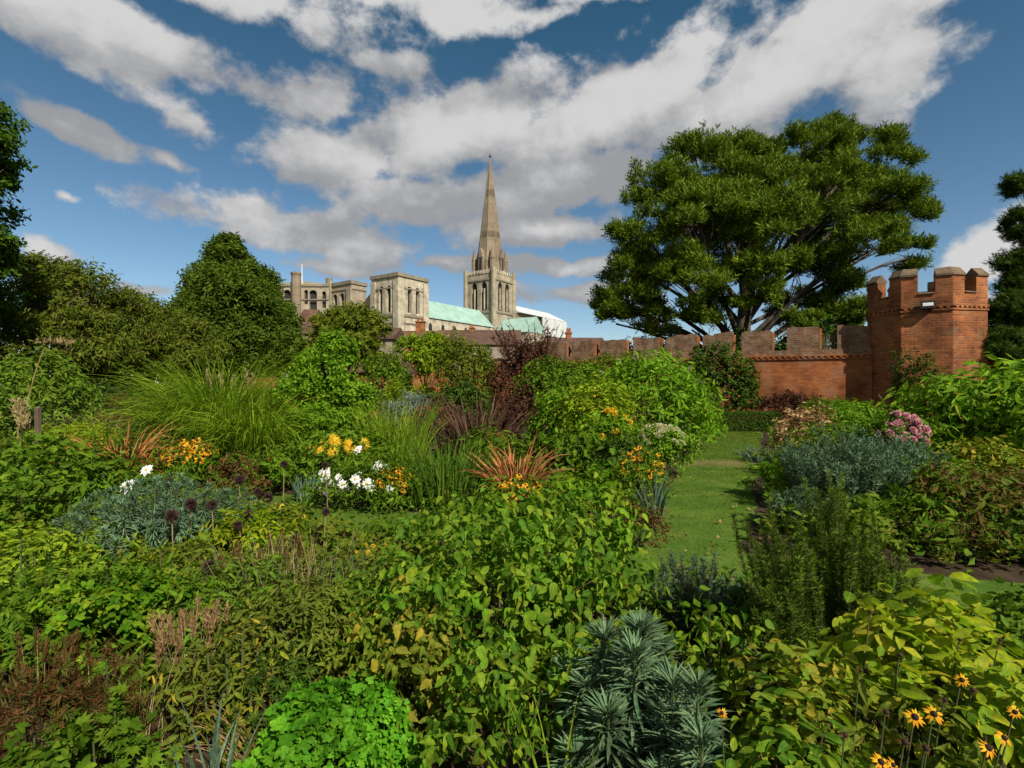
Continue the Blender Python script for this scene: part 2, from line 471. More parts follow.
def plain(name, c1, c2, scale=6, rough=.8, bump=.0, spec=.3, coord='Object', detail=6, metal=0):
    m, nt, out = nodes_of(name); N, L = nt.nodes, nt.links
    tc = N.new('ShaderNodeTexCoord')
    nz = N.new('ShaderNodeTexNoise'); nz.inputs['Scale'].default_value = scale; nz.inputs['Detail'].default_value = detail
    L.new(tc.outputs[coord], nz.inputs['Vector'])
    rp = ramp(nt, [(.3, c1), (.7, c2)]); L.new(nz.outputs[0], rp.inputs[0])
    p = N.new('ShaderNodeBsdfPrincipled'); p.inputs['Roughness'].default_value = rough
    p.inputs['Specular IOR Level'].default_value = spec; p.inputs['Metallic'].default_value = metal
    L.new(rp.outputs[0], p.inputs['Base Color'])
    if bump:
        b = N.new('ShaderNodeBump'); b.inputs['Strength'].default_value = bump; b.inputs['Distance'].default_value = .02
        L.new(nz.outputs[0], b.inputs['Height']); L.new(b.outputs[0], p.inputs['Normal'])
    L.new(p.outputs[0], out.inputs[0])
    return m
def masonry(name, c1, c2, mortar, bw=.23, bh=.075, ms=.011, stain=((.55, .5, .45), (1.15, 1.1, 1.0)), stain_scale=.9, bump=.5, spot=None, dirt=None):
    m, nt, out = nodes_of(name); N, L = nt.nodes, nt.links
    uv = N.new('ShaderNodeUVMap')
    tc = N.new('ShaderNodeTexCoord')
    wob = N.new('ShaderNodeTexNoise'); wob.inputs['Scale'].default_value = 2.5; L.new(tc.outputs['Object'], wob.inputs['Vector'])
    wv = N.new('ShaderNodeVectorMath'); wv.operation = 'MULTIPLY_ADD'; wv.inputs[1].default_value = (bh * .5, bh * .5, 0)
    L.new(wob.outputs['Color'], wv.inputs[0]); L.new(uv.outputs[0], wv.inputs[2])
    br = N.new('ShaderNodeTexBrick'); br.inputs['Scale'].default_value = 1
    br.inputs['Brick Width'].default_value = bw; br.inputs['Row Height'].default_value = bh
    br.inputs['Mortar Size'].default_value = ms; br.inputs['Mortar Smooth'].default_value = .3; br.inputs['Bias'].default_value = 0
    br.inputs['Color1'].default_value = (*c1, 1); br.inputs['Color2'].default_value = (*c2, 1); br.inputs['Mortar'].default_value = (*mortar, 1)
    L.new(wv.outputs[0], br.inputs['Vector'])
    nz = N.new('ShaderNodeTexNoise'); nz.inputs['Scale'].default_value = stain_scale; nz.inputs['Detail'].default_value = 8; nz.inputs['Roughness'].default_value = .65
    L.new(tc.outputs['Object'], nz.inputs['Vector'])
    rp = ramp(nt, [(.32, stain[0]), (.66, stain[1])]); L.new(nz.outputs[0], rp.inputs[0])
    mu = N.new('ShaderNodeMix'); mu.data_type = 'RGBA'; mu.blend_type = 'MULTIPLY'; mu.inputs[0].default_value = 1
    L.new(br.outputs[0], mu.inputs[6]); L.new(rp.outputs[0], mu.inputs[7])
    col = mu.outputs[2]
    if spot:
        n2 = N.new('ShaderNodeTexNoise'); n2.inputs['Scale'].default_value = spot[1]; n2.inputs['Detail'].default_value = 5
        L.new(tc.outputs['Object'], n2.inputs['Vector'])
        r2 = ramp(nt, [(.5, (0, 0, 0)), (.68, (1, 1, 1))]); L.new(n2.outputs[0], r2.inputs[0])
        mm = N.new('ShaderNodeMix'); mm.data_type = 'RGBA'; mm.inputs[7].default_value = (*spot[0], 1)
        f = N.new('ShaderNodeMath'); f.operation = 'MULTIPLY'; f.inputs[1].default_value = spot[2]; L.new(r2.outputs[0], f.inputs[0])
        L.new(f.outputs[0], mm.inputs[0]); L.new(col, mm.inputs[6]); col = mm.outputs[2]
    p = N.new('ShaderNodeBsdfPrincipled'); p.inputs['Roughness'].default_value = .9; p.inputs['Specular IOR Level'].default_value = .2
    L.new(col, p.inputs['Base Color'])
    if bump:
        inv = N.new('ShaderNodeMath'); inv.operation = 'SUBTRACT'; inv.inputs[0].default_value = 1; L.new(br.outputs['Fac'], inv.inputs[1])
        ad = N.new('ShaderNodeMath'); ad.operation = 'MULTIPLY_ADD'; ad.inputs[1].default_value = .8; L.new(nz.outputs[0], ad.inputs[0]); L.new(inv.outputs[0], ad.inputs[2])
        b = N.new('ShaderNodeBump'); b.inputs['Strength'].default_value = bump; b.inputs['Distance'].default_value = .02
        L.new(ad.outputs[0], b.inputs['Height']); L.new(b.outputs[0], p.inputs['Normal'])
    L.new(p.outputs[0], out.inputs[0])
    return m
# ------------------------------------------------------------------ material list
M = {}
M['brick'] = masonry('orange brick', (.43, .135, .042), (.23, .066, .026), (.27, .165, .09), bh=.09, bw=.25, ms=.014,
                     stain=((.32, .30, .28), (1.2, 1.14, 1.02)), stain_scale=1.0, spot=((.20, .13, .07), 2.6, .45))
M['brick_wall'] = masonry('red brick wall', (.43, .135, .040), (.28, .078, .028), (.28, .17, .09), bh=.075, ms=.011,
                     stain=((.34, .30, .27), (1.2, 1.14, 1.0)), stain_scale=.8, spot=((.20, .13, .08), 1.6, .6))
M['flint'] = masonry('flint and brick', (.21, .105, .062), (.115, .066, .044), (.19, .135, .09), bh=.08, bw=.2, ms=.018,
                     stain=((.45, .42, .38), (1.3, 1.2, 1.05)), stain_scale=2.6, spot=((.26, .21, .15), 4.0, .55))
M['coping'] = plain('old coping tile', (.085, .065, .04), (.19, .125, .075), 5, .9, .6)
M['stone'] = masonry('cream limestone', (.60, .54, .42), (.50, .445, .345), (.40, .345, .26), bw=1.1, bh=.5, ms=.03,
                     stain=((.5, .48, .45), (1.08, 1.06, 1.02)), stain_scale=.35, bump=.25, spot=((.20, .17, .13), .8, .6))
M['stone_old'] = masonry('weathered limestone', (.48, .425, .325), (.40, .35, .265), (.31, .265, .20), bw=1.0, bh=.45, ms=.03,
                     stain=((.45, .43, .41), (1.1, 1.07, 1.0)), stain_scale=.35, bump=.25, spot=((.14, .12, .095), .7, .65))
M['spire'] = masonry('spire stone', (.27, .22, .165), (.22, .18, .13), (.19, .15, .11), bw=1.2, bh=.6, ms=.03,
                     stain=((.62, .6, .58), (1.12, 1.08, 1.0)), stain_scale=.15, bump=.15)
M['spire_band'] = masonry('dark spire band', (.15, .12, .09), (.125, .1, .075), (.11, .09, .065), bw=.9, bh=.5, ms=.03, stain_scale=.3, bump=.15)
M['string'] = plain('moulded stone', (.17, .145, .105), (.27, .23, .16), .6, .9)
M['void'] = plain('louvre dark', (.018, .017, .016), (.035, .032, .028), 2, .7)
M['copper'] = plain('green copper sheet', (.22, .35, .29), (.33, .48, .41), .35, .75, detail=6)
M['sheet'] = plain('white sheeting', (.45, .47, .47), (.62, .62, .60), .3, .6)
M['grey_stone'] = masonry('grey rubble wall', (.33, .29, .24), (.24, .21, .175), (.28, .25, .2), bw=.5, bh=.25, ms=.03, stain_scale=.5)
M['tile'] = masonry('clay roof tile', (.17, .085, .055), (.11, .06, .045), (.05, .03, .025), bw=.18, bh=.12, ms=.012,
                    stain=((.55, .55, .5), (1.25, 1.15, 1.0)), stain_scale=.8, spot=((.15, .13, .08), 2, .5))
M['tile_far'] = masonry('weathered roof tile', (.14, .085, .065), (.10, .065, .05), (.06, .04, .03), bw=.6, bh=.4, ms=.03, stain_scale=.3)
M['white'] = plain('white paint', (.68, .68, .65), (.8, .8, .77), 3, .5)
M['glass'] = plain('dark window glass', (.03, .035, .04), (.06, .065, .07), 1, .12, spec=.6)
M['black'] = plain('black metal', (.02, .02, .022), (.04, .04, .04), 5, .45)
M['wood'] = plain('weathered wood', (.07, .05, .03), (.14, .10, .065), 9, .85, .3)
M['bark'] = plain('bark', (.055, .04, .028), (.13, .10, .075), 4, .95, .8)
M['bark_pale'] = plain('grey pine bark', (.06, .045, .033), (.12, .092, .07), 3, .95, .8)
M['soil'] = plain('dark soil', (.022, .015, .010), (.07, .048, .03), 3.5, .95, .8)
M['turf'] = plain('mown turf', (.028, .062, .010), (.055, .10, .016), 2.2, .9, .5)

# ------------------------------------------------------------------ ground
PATH_R = lambda y: .50 * y - .22
PATH_L = lambda y: .47 * y - 1.42
CROSS = [(7.5, 3.0), (5.5, 3.35), (4, 3.85), (2.4, 4.45), (.8, 5.05), (-1, 6.0), (-2.7, 6.9), (-4.5, 7.8), (-7, 9.2)]
def in_lawn(x, y, grow=0.0):
    a = (y > 4.0) & (y < 18.2 + grow) & (x < PATH_R(y) + grow) & (x > PATH_L(y) - grow)
    cy = np.interp(x, [c[0] for c in CROSS[::-1]], [c[1] for c in CROSS[::-1]])
    b = (np.abs(y - cy) < .62 + grow) & (x < 7.5) & (x > -7)
    return a | b
def build_ground():
    mb = MB()
    nr, na = 26, 72
    rad = np.concatenate([[0], np.geomspace(2, 3000, nr)])
    V = [(0, 60, 0)]
    for r in rad[1:]:
        for a in range(na):
            V.append((r * math.cos(2 * PI * a / na), 60 + r * math.sin(2 * PI * a / na), 0))
    Fc = [(0, 1 + a, 1 + (a + 1) % na) for a in range(na)]
    for i in range(nr - 1):
        for a in range(na):
            b = 1 + i * na
            Fc.append((b + a, b + na + a, b + na + (a + 1) % na, b + (a + 1) % na))
    mb.add(V, Fc)
    m, nt, out = nodes_of('garden earth'); N, L = nt.nodes, nt.links
    tc = N.new('ShaderNodeTexCoord'); nz = N.new('ShaderNodeTexNoise'); nz.inputs['Scale'].default_value = 4; nz.inputs['Detail'].default_value = 9
    L.new(tc.outputs['Object'], nz.inputs['Vector'])
    r1 = ramp(nt, [(.3, (.020, .013, .008)), (.7, (.066, .045, .026))]); L.new(nz.outputs[0], r1.inputs[0])
    r2 = ramp(nt, [(.3, (.03, .06, .012)), (.7, (.06, .10, .02))]); L.new(nz.outputs[0], r2.inputs[0])
    sp = N.new('ShaderNodeSeparateXYZ'); L.new(tc.outputs['Object'], sp.inputs[0])
    mr = N.new('ShaderNodeMapRange'); mr.inputs[1].default_value = 28; mr.inputs[2].default_value = 34; L.new(sp.outputs[1], mr.inputs[0])
    mx = N.new('ShaderNodeMix'); mx.data_type = 'RGBA'; L.new(mr.outputs[0], mx.inputs[0]); L.new(r1.outputs[0], mx.inputs[6]); L.new(r2.outputs[0], mx.inputs[7])
    p = N.new('ShaderNodeBsdfPrincipled'); p.inputs['Roughness'].default_value = .95; p.inputs['Specular IOR Level'].default_value = .1
    b = N.new('ShaderNodeBump'); b.inputs['Strength'].default_value = .8; b.inputs['Distance'].default_value = .04
    L.new(nz.outputs[0], b.inputs['Height']); L.new(b.outputs[0], p.inputs['Normal'])
    L.new(mx.outputs[2], p.inputs['Base Color']); L.new(p.outputs[0], out.inputs[0])
    o = mb.build('ground', m); o['kind'] = 'structure'
    # turf sheets with wavy cut edges
    rg = np.random.default_rng(4)
    mb = MB()
    ys = np.linspace(4.0, 18.2, 60)
    w1 = .06 * np.sin(ys * 2.3) + rg.normal(0, .025, 60); w2 = .06 * np.sin(ys * 1.9 + 1) + rg.normal(0, .025, 60)
    V = [(PATH_L(y) + a, y, .006) for y, a in zip(ys, w1)] + [(PATH_R(y) + a, y, .006) for y, a in zip(ys, w2)]
    mb.add(V, [(i, 60 + i, 61 + i, i + 1) for i in range(59)])
    m, nt, out = nodes_of('lawn turf'); N, L = nt.nodes, nt.links
    tc = N.new('ShaderNodeTexCoord'); nz = N.new('ShaderNodeTexNoise'); nz.inputs['Scale'].default_value = 1.6; nz.inputs['Detail'].default_value = 9; nz.inputs['Roughness'].default_value = .7
    L.new(tc.outputs['Object'], nz.inputs['Vector'])
    r1 = ramp(nt, [(.25, (.034, .078, .008)), (.48, (.062, .12, .013)), (.62, (.10, .15, .02)), (.78, (.19, .17, .05))]); L.new(nz.outputs[0], r1.inputs[0])
    # worn strip across the path
    sp = N.new('ShaderNodeSeparateXYZ'); L.new(tc.outputs['Object'], sp.inputs[0])
    dd = N.new('ShaderNodeMath'); dd.operation = 'SUBTRACT'; dd.inputs[1].default_value = 11.0; L.new(sp.outputs[1], dd.inputs[0])
    ab = N.new('ShaderNodeMath'); ab.operation = 'ABSOLUTE'; L.new(dd.outputs[0], ab.inputs[0])
    n2 = N.new('ShaderNodeMath'); n2.operation = 'MULTIPLY_ADD'; n2.inputs[1].default_value = -1.2; L.new(nz.outputs[0], n2.inputs[0]); L.new(ab.outputs[0], n2.inputs[2])
    mr = N.new('ShaderNodeMapRange'); mr.inputs[1].default_value = -.5; mr.inputs[2].default_value = .1; mr.inputs[3].default_value = .8; mr.inputs[4].default_value = 0
    L.new(n2.outputs[0], mr.inputs[0])
    mx = N.new('ShaderNodeMix'); mx.data_type = 'RGBA'; L.new(mr.outputs[0], mx.inputs[0]); L.new(r1.outputs[0], mx.inputs[6]); mx.inputs[7].default_value = (.17, .13, .06, 1)
    p = N.new('ShaderNodeBsdfPrincipled'); p.inputs['Roughness'].default_value = .9; p.inputs['Specular IOR Level'].default_value = .1
    L.new(mx.outputs[2], p.inputs['Base Color']); L.new(p.outputs[0], out.inputs[0])
    o = mb.build('lawn_path', m); o['kind'] = 'structure'
    mb = MB()
    xs = np.linspace(-7, 7.5, 60)
    cy = np.interp(xs, [c[0] for c in CROSS[::-1]], [c[1] for c in CROSS[::-1]])
    V = [(x, y - .6 + a, .011) for x, y, a in zip(xs, cy, rg.normal(0, .03, 60))] + [(x, y + .6 + a, .011) for x, y, a in zip(xs, cy, rg.normal(0, .03, 60))]
    mb.add(V, [(i, i + 1, 61 + i, 60 + i) for i in range(59)])
    o = mb.build('cross_path', m); o['kind'] = 'structure'
    # grass blades
    n = 260000
    y = 3.0 + 15.2 * rg.random(n) ** 1.35
    x = -7 + 15.5 * rg.random(n)
    k = in_lawn(x, y); x, y = x[k], y[k]
    worn = np.exp(-((y - 11) / .35) ** 2) * .7
    k = rg.random(len(x)) > worn; x, y = x[k], y[k]
    n = len(x)
    P = np.stack([x, y, np.full(n, .008)], 1)
    D = np.stack([rg.normal(0, 1.2, n), rg.normal(0, 1.2, n), np.full(n, .8)], 1)
    Nn = rg.normal(0, 1, (n, 3))
    sz = .009 + .010 * rg.random(n) + y * .0008
    mb = MB(); scatter(mb, DIAN, P, D, Nn, np.stack([sz * (1.2 + y * .12), sz, sz], 1))
    o = mb.build('lawn_grass', leafmat('grass blades', [(.040, .088, .009), (.066, .122, .012), (.10, .15, .02), (.19, .18, .05)], trans=.5, rough=.6)); o['kind'] = 'stuff'
build_ground()

# ------------------------------------------------------------------ brick turret
def build_turret():
    cx, cy, R, ph = 16.05, 20.0, 1.92, 32
    t = thing('brick_turret', 'octagonal red brick turret with battlemented top at the end of the garden wall', 'turret', (cx, cy, 0))
    ang = [math.radians(ph + 45 * i) for i in range(8)]
    ring = lambda r: [(r * math.cos(a), r * math.sin(a)) for a in ang]
    mb = MB(); hexa(mb, ring(R), -.1, 4.34); mb.build('shaft', M['brick'], t, uv=True)
    # string course of projecting header bricks
    mb = MB(); hexa(mb, ring(R + .045), 4.34, 4.40)
    hexa(mb, ring(R + .055), 4.475, 4.54)
    for i in range(8):
        a, b = np.array(ring(R)[i]), np.array(ring(R)[(i + 1) % 8])
        d = (b - a) / np.linalg.norm(b - a); nn = np.array([d[1], -d[0]]); Ln = np.linalg.norm(b - a)
        for q in np.arange(.08, Ln - .1, .2):
            p0 = a + d * q - nn * .02; p1 = a + d * (q + .11) - nn * .02
            hexa(mb, [tuple(p0 + nn * .075), tuple(p1 + nn * .075), tuple(p1), tuple(p0)], 4.401, 4.474)
    hexa(mb, ring(R - .015), 4.34, 4.54)
    mb.build('string_course', M['brick'], t, uv=True)
    # parapet: ring wall to the sills
    Ri = R - .36
    mb = MB()
    o_, i_ = ring(R), ring(Ri)
    for i in range(8):
        j = (i + 1) % 8
        hexa(mb, [o_[i], o_[j], i_[j], i_[i]], 4.54, 4.96)
    mb.build('parapet', M['brick'], t, uv=True)
    mb = MB(); hexa(mb, ring(Ri), 4.4, 4.60); mb.build('roof_deck', M['coping'], t)
    lerp = lambda a, b, f: (a[0] + (b[0] - a[0]) * f, a[1] + (b[1] - a[1]) * f)
    rg = random.Random(3)
    for i in range(8):        # merlon wrapped round each corner
        p, n = (i - 1) % 8, (i + 1) % 8
        mb = MB(); cp = MB()
        zt = 5.62 + rg.uniform(-.05, .05)
        for (other, flip) in ((p, True), (n, False)):
            oa, oe = o_[i], lerp(o_[i], o_[other], .33); ia, ie = i_[i], lerp(i_[i], i_[other], .31)
            plan = [oa, oe, ie, ia]
            if flip: plan = plan[::-1]
            hexa(mb, plan, 4.96, zt)
            # gabled coping with an overhanging dentil course
            def off(pt, r): 
                l = math.hypot(*pt); return (pt[0] * (l + r) / l, pt[1] * (l + r) / l)
            oa2, oe2, ia2, ie2 = off(oa, .05), off(oe, .05), off(ia, -.05), off(ie, -.05)
            plan2 = [oa2, oe2, ie2, ia2]
            if flip: plan2 = plan2[::-1]
            hexa(cp, plan2, zt + .002, zt + .07)
            ra, re = lerp(oa2, ia2, .5), lerp(oe2, ie2, .5)
            V = [(*oa2, zt + .07), (*oe2, zt + .07), (*ie2, zt + .07), (*ia2, zt + .07), (*ra, zt + .33), (*re, zt + .31)]
            fc = [(0, 1, 5, 4), (2, 3, 4, 5), (1, 2, 5)]
            if flip: fc = [f[::-1] for f in fc]
            cp.add(V, fc)
        ob = mb.build('merlon', M['brick'], t, uv=True)
        cp.build('coping', M['coping'], ob)
    # sloped sill tiles in the embrasures
    for i in range(8):
        a, b = np.array(o_[i]), np.array(o_[(i + 1) % 8])
        nn = np.array([(b - a)[1], -(b - a)[0]]); nn /= np.linalg.norm(nn)
        p0, p1 = a + (b - a) * .335, a + (b - a) * .665
        mb = MB()
        V = [(*(p0 + nn * .05), 4.963), (*(p1 + nn * .05), 4.963), (*(p1 - nn * .3), 4.963), (*(p0 - nn * .3), 4.963),
             (*(p0 + nn * .05), 4.99), (*(p1 + nn * .05), 4.99), (*(p1 - nn * .3), 5.10), (*(p0 - nn * .3), 5.10)]
        mb.add(V, [(3, 2, 1, 0), (4, 5, 6, 7), (0, 1, 5, 4), (1, 2, 6, 5), (2, 3, 7, 6), (3, 0, 4, 7)])
        mb.build('sill', M['coping'], t)
    # floodlight on the face towards the garden
    i = 4
    a, b = np.array(o_[4]), np.array(o_[5]); d = (b - a) / np.linalg.norm(b - a); nn = np.array([d[1], -d[0]])
    c = a + (b - a) * .52
    fl = thing('floodlight', 'small black box floodlight fixed to the front face of the brick turret', 'floodlight', (cx + c[0] + nn[0] * .06, cy + c[1] + nn[1] * .06, 4.42), math.atan2(d[1], d[0]))
    mb = MB(); box(mb, -.21, .21, -.20, -.02, .0, .27); mb.build('housing', M['black'], fl)
    mb = MB(); box(mb, -.05, .05, -.018, .05, .08, .2); mb.build('bracket', M['black'], fl)
    mb = MB()
    V = [(-.15, -.202, .07), (.15, -.202, .07), (.15, -.202, .19), (-.15, -.202, .19), (-.15, -.215, .08), (.15, -.215, .08), (.15, -.21, .18), (-.15, -.21, .18)]
    mb.add(V, [(4, 5, 6, 7), (0, 1, 5, 4), (1, 2, 6, 5), (2, 3, 7, 6), (3, 0, 4, 7)])
    mb.build('lens', M['white'], fl)
build_turret()

# ------------------------------------------------------------------ garden wall
W0 = np.array([14.30, 20.37]); WT = np.array([-.88, .474]); WT = WT / np.linalg.norm(WT); WN = np.array([-WT[1] * 1.0, WT[0]]) ; WN = np.array([-.474, -.88]) / math.hypot(.474, .88)
def wall_s(px):
    k = (px - 512) / F
    return (W0[0] - k * W0[1]) / (-WT[0] + WT[1] * k)
def wplan(s0, s1, d0, d1):
    """plan quad along the wall; d measured towards the garden"""
    f = lambda s, d: tuple(W0 + WT * s + WN * d)
    return [f(s1, d1), f(s0, d1), f(s0, d0), f(s1, d0)]
def build_wall():
    t = thing('garden_wall', 'long old garden wall of red brick topped by grey flint battlements running left from the turret', 'wall')
    mb = MB(); hexa(mb, wplan(0, 19.5, -.25, .25), -.1, 2.72); mb.build('brick_face', M['brick_wall'], t, uv=True)
    mb = MB(); hexa(mb, wplan(0, 19.5, -.28, .30), 2.722, 2.78)
    hexa(mb, wplan(0, 19.5, -.30, .33), 2.842, 2.90)
    for q in np.arange(.1, 19.3, .22): hexa(mb, wplan(q, q + .12, .2, .325), 2.781, 2.841)
    hexa(mb, wplan(0, 19.5, -.25, .24), 2.781, 2.841)
    mb.build('ledge', M['brick_wall'], t, uv=True)
    mb = MB(); hexa(mb, wplan(0, 19.5, -.22, .2), 2.902, 3.12); mb.build('sill_course', M['flint'], t, uv=True)
    rg = np.random.default_rng(8)
    for (a, b, zt) in ((837, 867, 4.12), (787, 819, 4.10), (742, 772, 4.02), (703, 733, 4.0), (667, 697, 3.98), (634, 661, 3.96), (601, 627, 3.93), (573, 595, 3.92), (545, 567, 3.92), (517, 540, 3.92)):
        s0, s1 = wall_s(b), wall_s(a)
        mb = MB()
        q = wplan(s0, s1, -.2, .17)
        n = 7
        # ragged top
        V = []; Fc = []
        tops = zt - .04 + rg.normal(0, .028, n) + rg.normal(0, .04) * np.linspace(-1, 1, n)
        for i in range(n):
            s = s0 + (s1 - s0) * i / (n - 1)
            for d in (.17, -.2):
                p = W0 + WT * s + WN * d
                V += [(*p, 3.122), (*p, tops[i] - (.08 if d < 0 else 0))]
        for i in range(n - 1):
            b_ = i * 4
            Fc += [(b_ + 4, b_, b_ + 1, b_ + 5)[::1], (b_ + 2, b_ + 6, b_ + 7, b_ + 3), (b_ + 1, b_ + 3, b_ + 7, b_ + 5)]
        Fc += [(0, 2, 3, 1), ((n - 1) * 4, (n - 1) * 4 + 1, (n - 1) * 4 + 3, (n - 1) * 4 + 2)]
        mb.add(V, Fc)
        o = mb.build('merlon', M['flint'], t, uv=True)
        mb = MB(); hexa(mb, wplan(s0 - .10, s0 - .002, -.21, .18), 3.124, zt - .12); mb.build('quoin', M['brick_wall'], o, uv=True)
    # wooden trellis closing the gap near the turret
    s0, s1 = wall_s(836), wall_s(820)
    mb = MB()
    for k in range(6):
        s = s0 + .05 + (s1 - s0 - .1) * k / 5
        hexa(mb, wplan(s - .02, s + .02, .0, .03), 3.125, 3.72)
    for z in (3.2, 3.62): hexa(mb, wplan(s0 + .01, s1 - .01, -.03, -.002), z, z + .05)
    tr = thing('wooden_trellis', 'small dark wooden trellis panel filling a gap in the wall top beside the turret', 'trellis')
    mb.build('panel', M['wood'], tr)
    t2 = thing('brick_boundary_wall', 'shaded red brick wall running right from the turret behind the dark conifer', 'wall', (17.9, 20.2, 0))
    mb = MB(); box(mb, 0, 12, -.2, .2, -.1, 2.9); mb.build('brick_face', M['brick_wall'], t2, uv=True)
    mb = MB(); box(mb, 0, 12, -.27, .27, 2.902, 3.02); mb.build('coping', M['coping'], t2, uv=True)
build_wall()

# ------------------------------------------------------------------ cathedral
def build_cathedral():
    A = math.atan2(.825, .56)
    t = thing('cathedral', 'stone cathedral with tall spire, green copper roofs and arched towers beyond the garden', 'cathedral', (-8.5, 198, 0), A)
    def face(mb, outer, holes, o, tx, nr, th=.9): holed(mb, outer, holes, o, tx, nr, th)
    def tower(name, x0, x1, y0, y1, z0, z1, holes_w, holes_s, mat, cols=None):
        mb = MB(); root = None
        w = y1 - y0; l = x1 - x0; th = .9
        rect = lambda a, b: [(a, z0), (b, z0), (b, z1), (a, z1)]
        # west (normal -x): u runs along -y seen from outside -> use u along +y from y0
        face(mb, rect(0, w), holes_w, (x0, y0, 0), (0, 1, 0), (-1, 0, 0), th)
        face(mb, rect(0, w), holes_w, (x1, y0, 0), (0, 1, 0), (1, 0, 0), th)
        face(mb, rect(th, l - th), [[(p[0], p[1]) for p in h] for h in holes_s], (x0, y0, 0), (1, 0, 0), (0, -1, 0), th)
        face(mb, rect(th, l - th), [[(p[0], p[1]) for p in h] for h in holes_s], (x0, y1, 0), (1, 0, 0), (0, 1, 0), th)
        hexa(mb, [(x0 + th, y0 + th), (x1 - th, y0 + th), (x1 - th, y1 - th), (x0 + th, y1 - th)], z1 - .8, z1 - .3)
        o = mb.build(name, mat, t, uv=True)
        def pane(hole, o0, tx, nr):
            m2 = MB(); us = [p[0] for p in hole]; zs = [p[1] for p in hole]
            holed(m2, [(min(us) - .1, min(zs) - .1), (max(us) + .1, min(zs) - .1), (max(us) + .1, max(zs) + .1), (min(us) - .1, max(zs) + .1)], [],
                  np.array(o0) - np.array(nr) * (th + .01), tx, nr, .15)
            m2.build('window', M['void'], o)
        for h in holes_w: pane(h, (x0, y0, 0), (0, 1, 0), (-1, 0, 0))
        for h in holes_s: pane(h, (x0, y0, 0), (1, 0, 0), (0, -1, 0))
        return o
    def band(parent, x0, x1, y0, y1, z0, z1, pr, name='string_course', mat='string'):
        mb = MB()
        P_ = [(x0 - pr, y0 - pr), (x1 + pr, y0 - pr), (x1 + pr, y1 + pr), (x0 - pr, y1 + pr)]
        I_ = [(x0 + .3, y0 + .3), (x1 - .3, y0 + .3), (x1 - .3, y1 - .3), (x0 + .3, y1 - .3)]
        for i in range(4):
            j = (i + 1) % 4
            hexa(mb, [P_[i], P_[j], I_[j], I_[i]], z0, z1)
        return mb.build(name, M[mat], parent, uv=True)
    def pil(parent, boxes, mat, name='buttress'):
        for (a, b, c, d, e, f_) in boxes:
            mb = MB(); box(mb, a, b, c, d, e, f_); mb.build(name, mat, parent, uv=True)
    # south-west tower
    x0, x1, y0, y1 = -60.8, -49.4, -14, -3.2
    hw = [arch(10.8 - 4.15, 21.6, 1.55, 7.4, pointed=False), arch(10.8 - 7.15, 21.6, 1.55, 7.4, pointed=False), arch(10.8 - 5.9, 12.8, 1.2, 5.0, pointed=False)]
    hs = [arch(4.2, 21.6, 1.55, 7.4, pointed=False), arch(7.3, 21.6, 1.55, 7.4, pointed=False)]
    o = tower('west_tower', x0, x1, y0, y1, 0, 32.1, hw, hs, M['stone'])
    o['label'] = 'cream stone west tower with pairs of tall round-headed openings'
    band(o, x0, x1, y0, y1, 31.3, 32.3, .35, 'cornice'); band(o, x0, x1, y0, y1, 28.1, 28.5, .2); band(o, x0, x1, y0, y1, 20.4, 21.1, .28); band(o, x0, x1, y0, y1, 18.4, 18.8, .22)
    bb = []
    for (yy0, yy1) in ((y0 - .35, y0 + 1.7), (y1 - 1.7, y1 + .2)): bb.append((x0 - .35, x0 + .02, yy0, yy1, 0, 30.5))
    for (xx0, xx1) in ((x0 + .03, x0 + 1.8), (x1 - 1.8, x1 + .2)): bb.append((xx0, xx1, y0 - .35, y0 + .02, 0, 30.5))
    bb += [(x0 - .3, x0 + .02, y0 + 4.78, y0 + 6.02, 21.2, 28.0), (x0 + 5.1, x0 + 6.4, y0 - .3, y0 + .02, 21.2, 28.0)]
    pil(o, bb, M['stone'])
    # shafts and hood arches round the belfry openings
    for u in (10.8 - 4.15, 10.8 - 7.15):
        for s in (-1.0, 1.0): mb = MB(); box(mb, x0 - .2, x0 + .03, y0 + u + s - .16, y0 + u + s + .16, 21.15, 28.05); mb.build('shaft', M['stone'], o, uv=True)
    for u in (4.2, 7.3):
        for s in (-1.0, 1.0): mb = MB(); box(mb, x0 + u + s - .16, x0 + u + s + .16, y0 - .2, y0 + .03, 21.15, 28.05); mb.build('shaft', M['stone'], o, uv=True)
    # north-west tower, lower and more worn
    x0, x1, y0, y1 = -62.5, -57.0, 3.6, 14.4
    hw = [arch(10.8 - 3.4, 18.6, 1.9, 9.8, pointed=False), arch(10.8 - 6.6, 18.6, 1.9, 9.8, pointed=False)]
    hs = [arch(1.75, 21.0, 1.0, 4.2, pointed=False), arch(3.75, 21.0, 1.0, 4.2, pointed=False)]
    o = tower('west_tower', x0, x1, y0, y1, 0, 31.6, hw, hs, M['stone_old'])
    o['label'] = 'weathered farther west tower with dark arched openings'
    band(o, x0, x1, y0, y1, 30.8, 31.8, .3, 'cornice'); band(o, x0, x1, y0, y1, 19.6, 20.1, .22); band(o, x0, x1, y0, y1, 29.2, 29.6, .2)
    mb = MB(); hexa(mb, [(x0 + .3 + 1.0 * math.cos(a), y1 - .2 + 1.0 * math.sin(a)) for a in [2 * PI * k / 8 for k in range(8)]], 30, 33.6); mb.build('turret', M['spire'], o, uv=True)
    pil(o, [(x0 - .5, x0 + .02, y0 - .3, y0 + 1.7, 0, 29.8), (x0 - .5, x0 + .02, y1 - 1.9, y1 + .3, 0, 32.8)], M['stone_old'])
    # west gable between the towers and nave walls
    mb = MB()
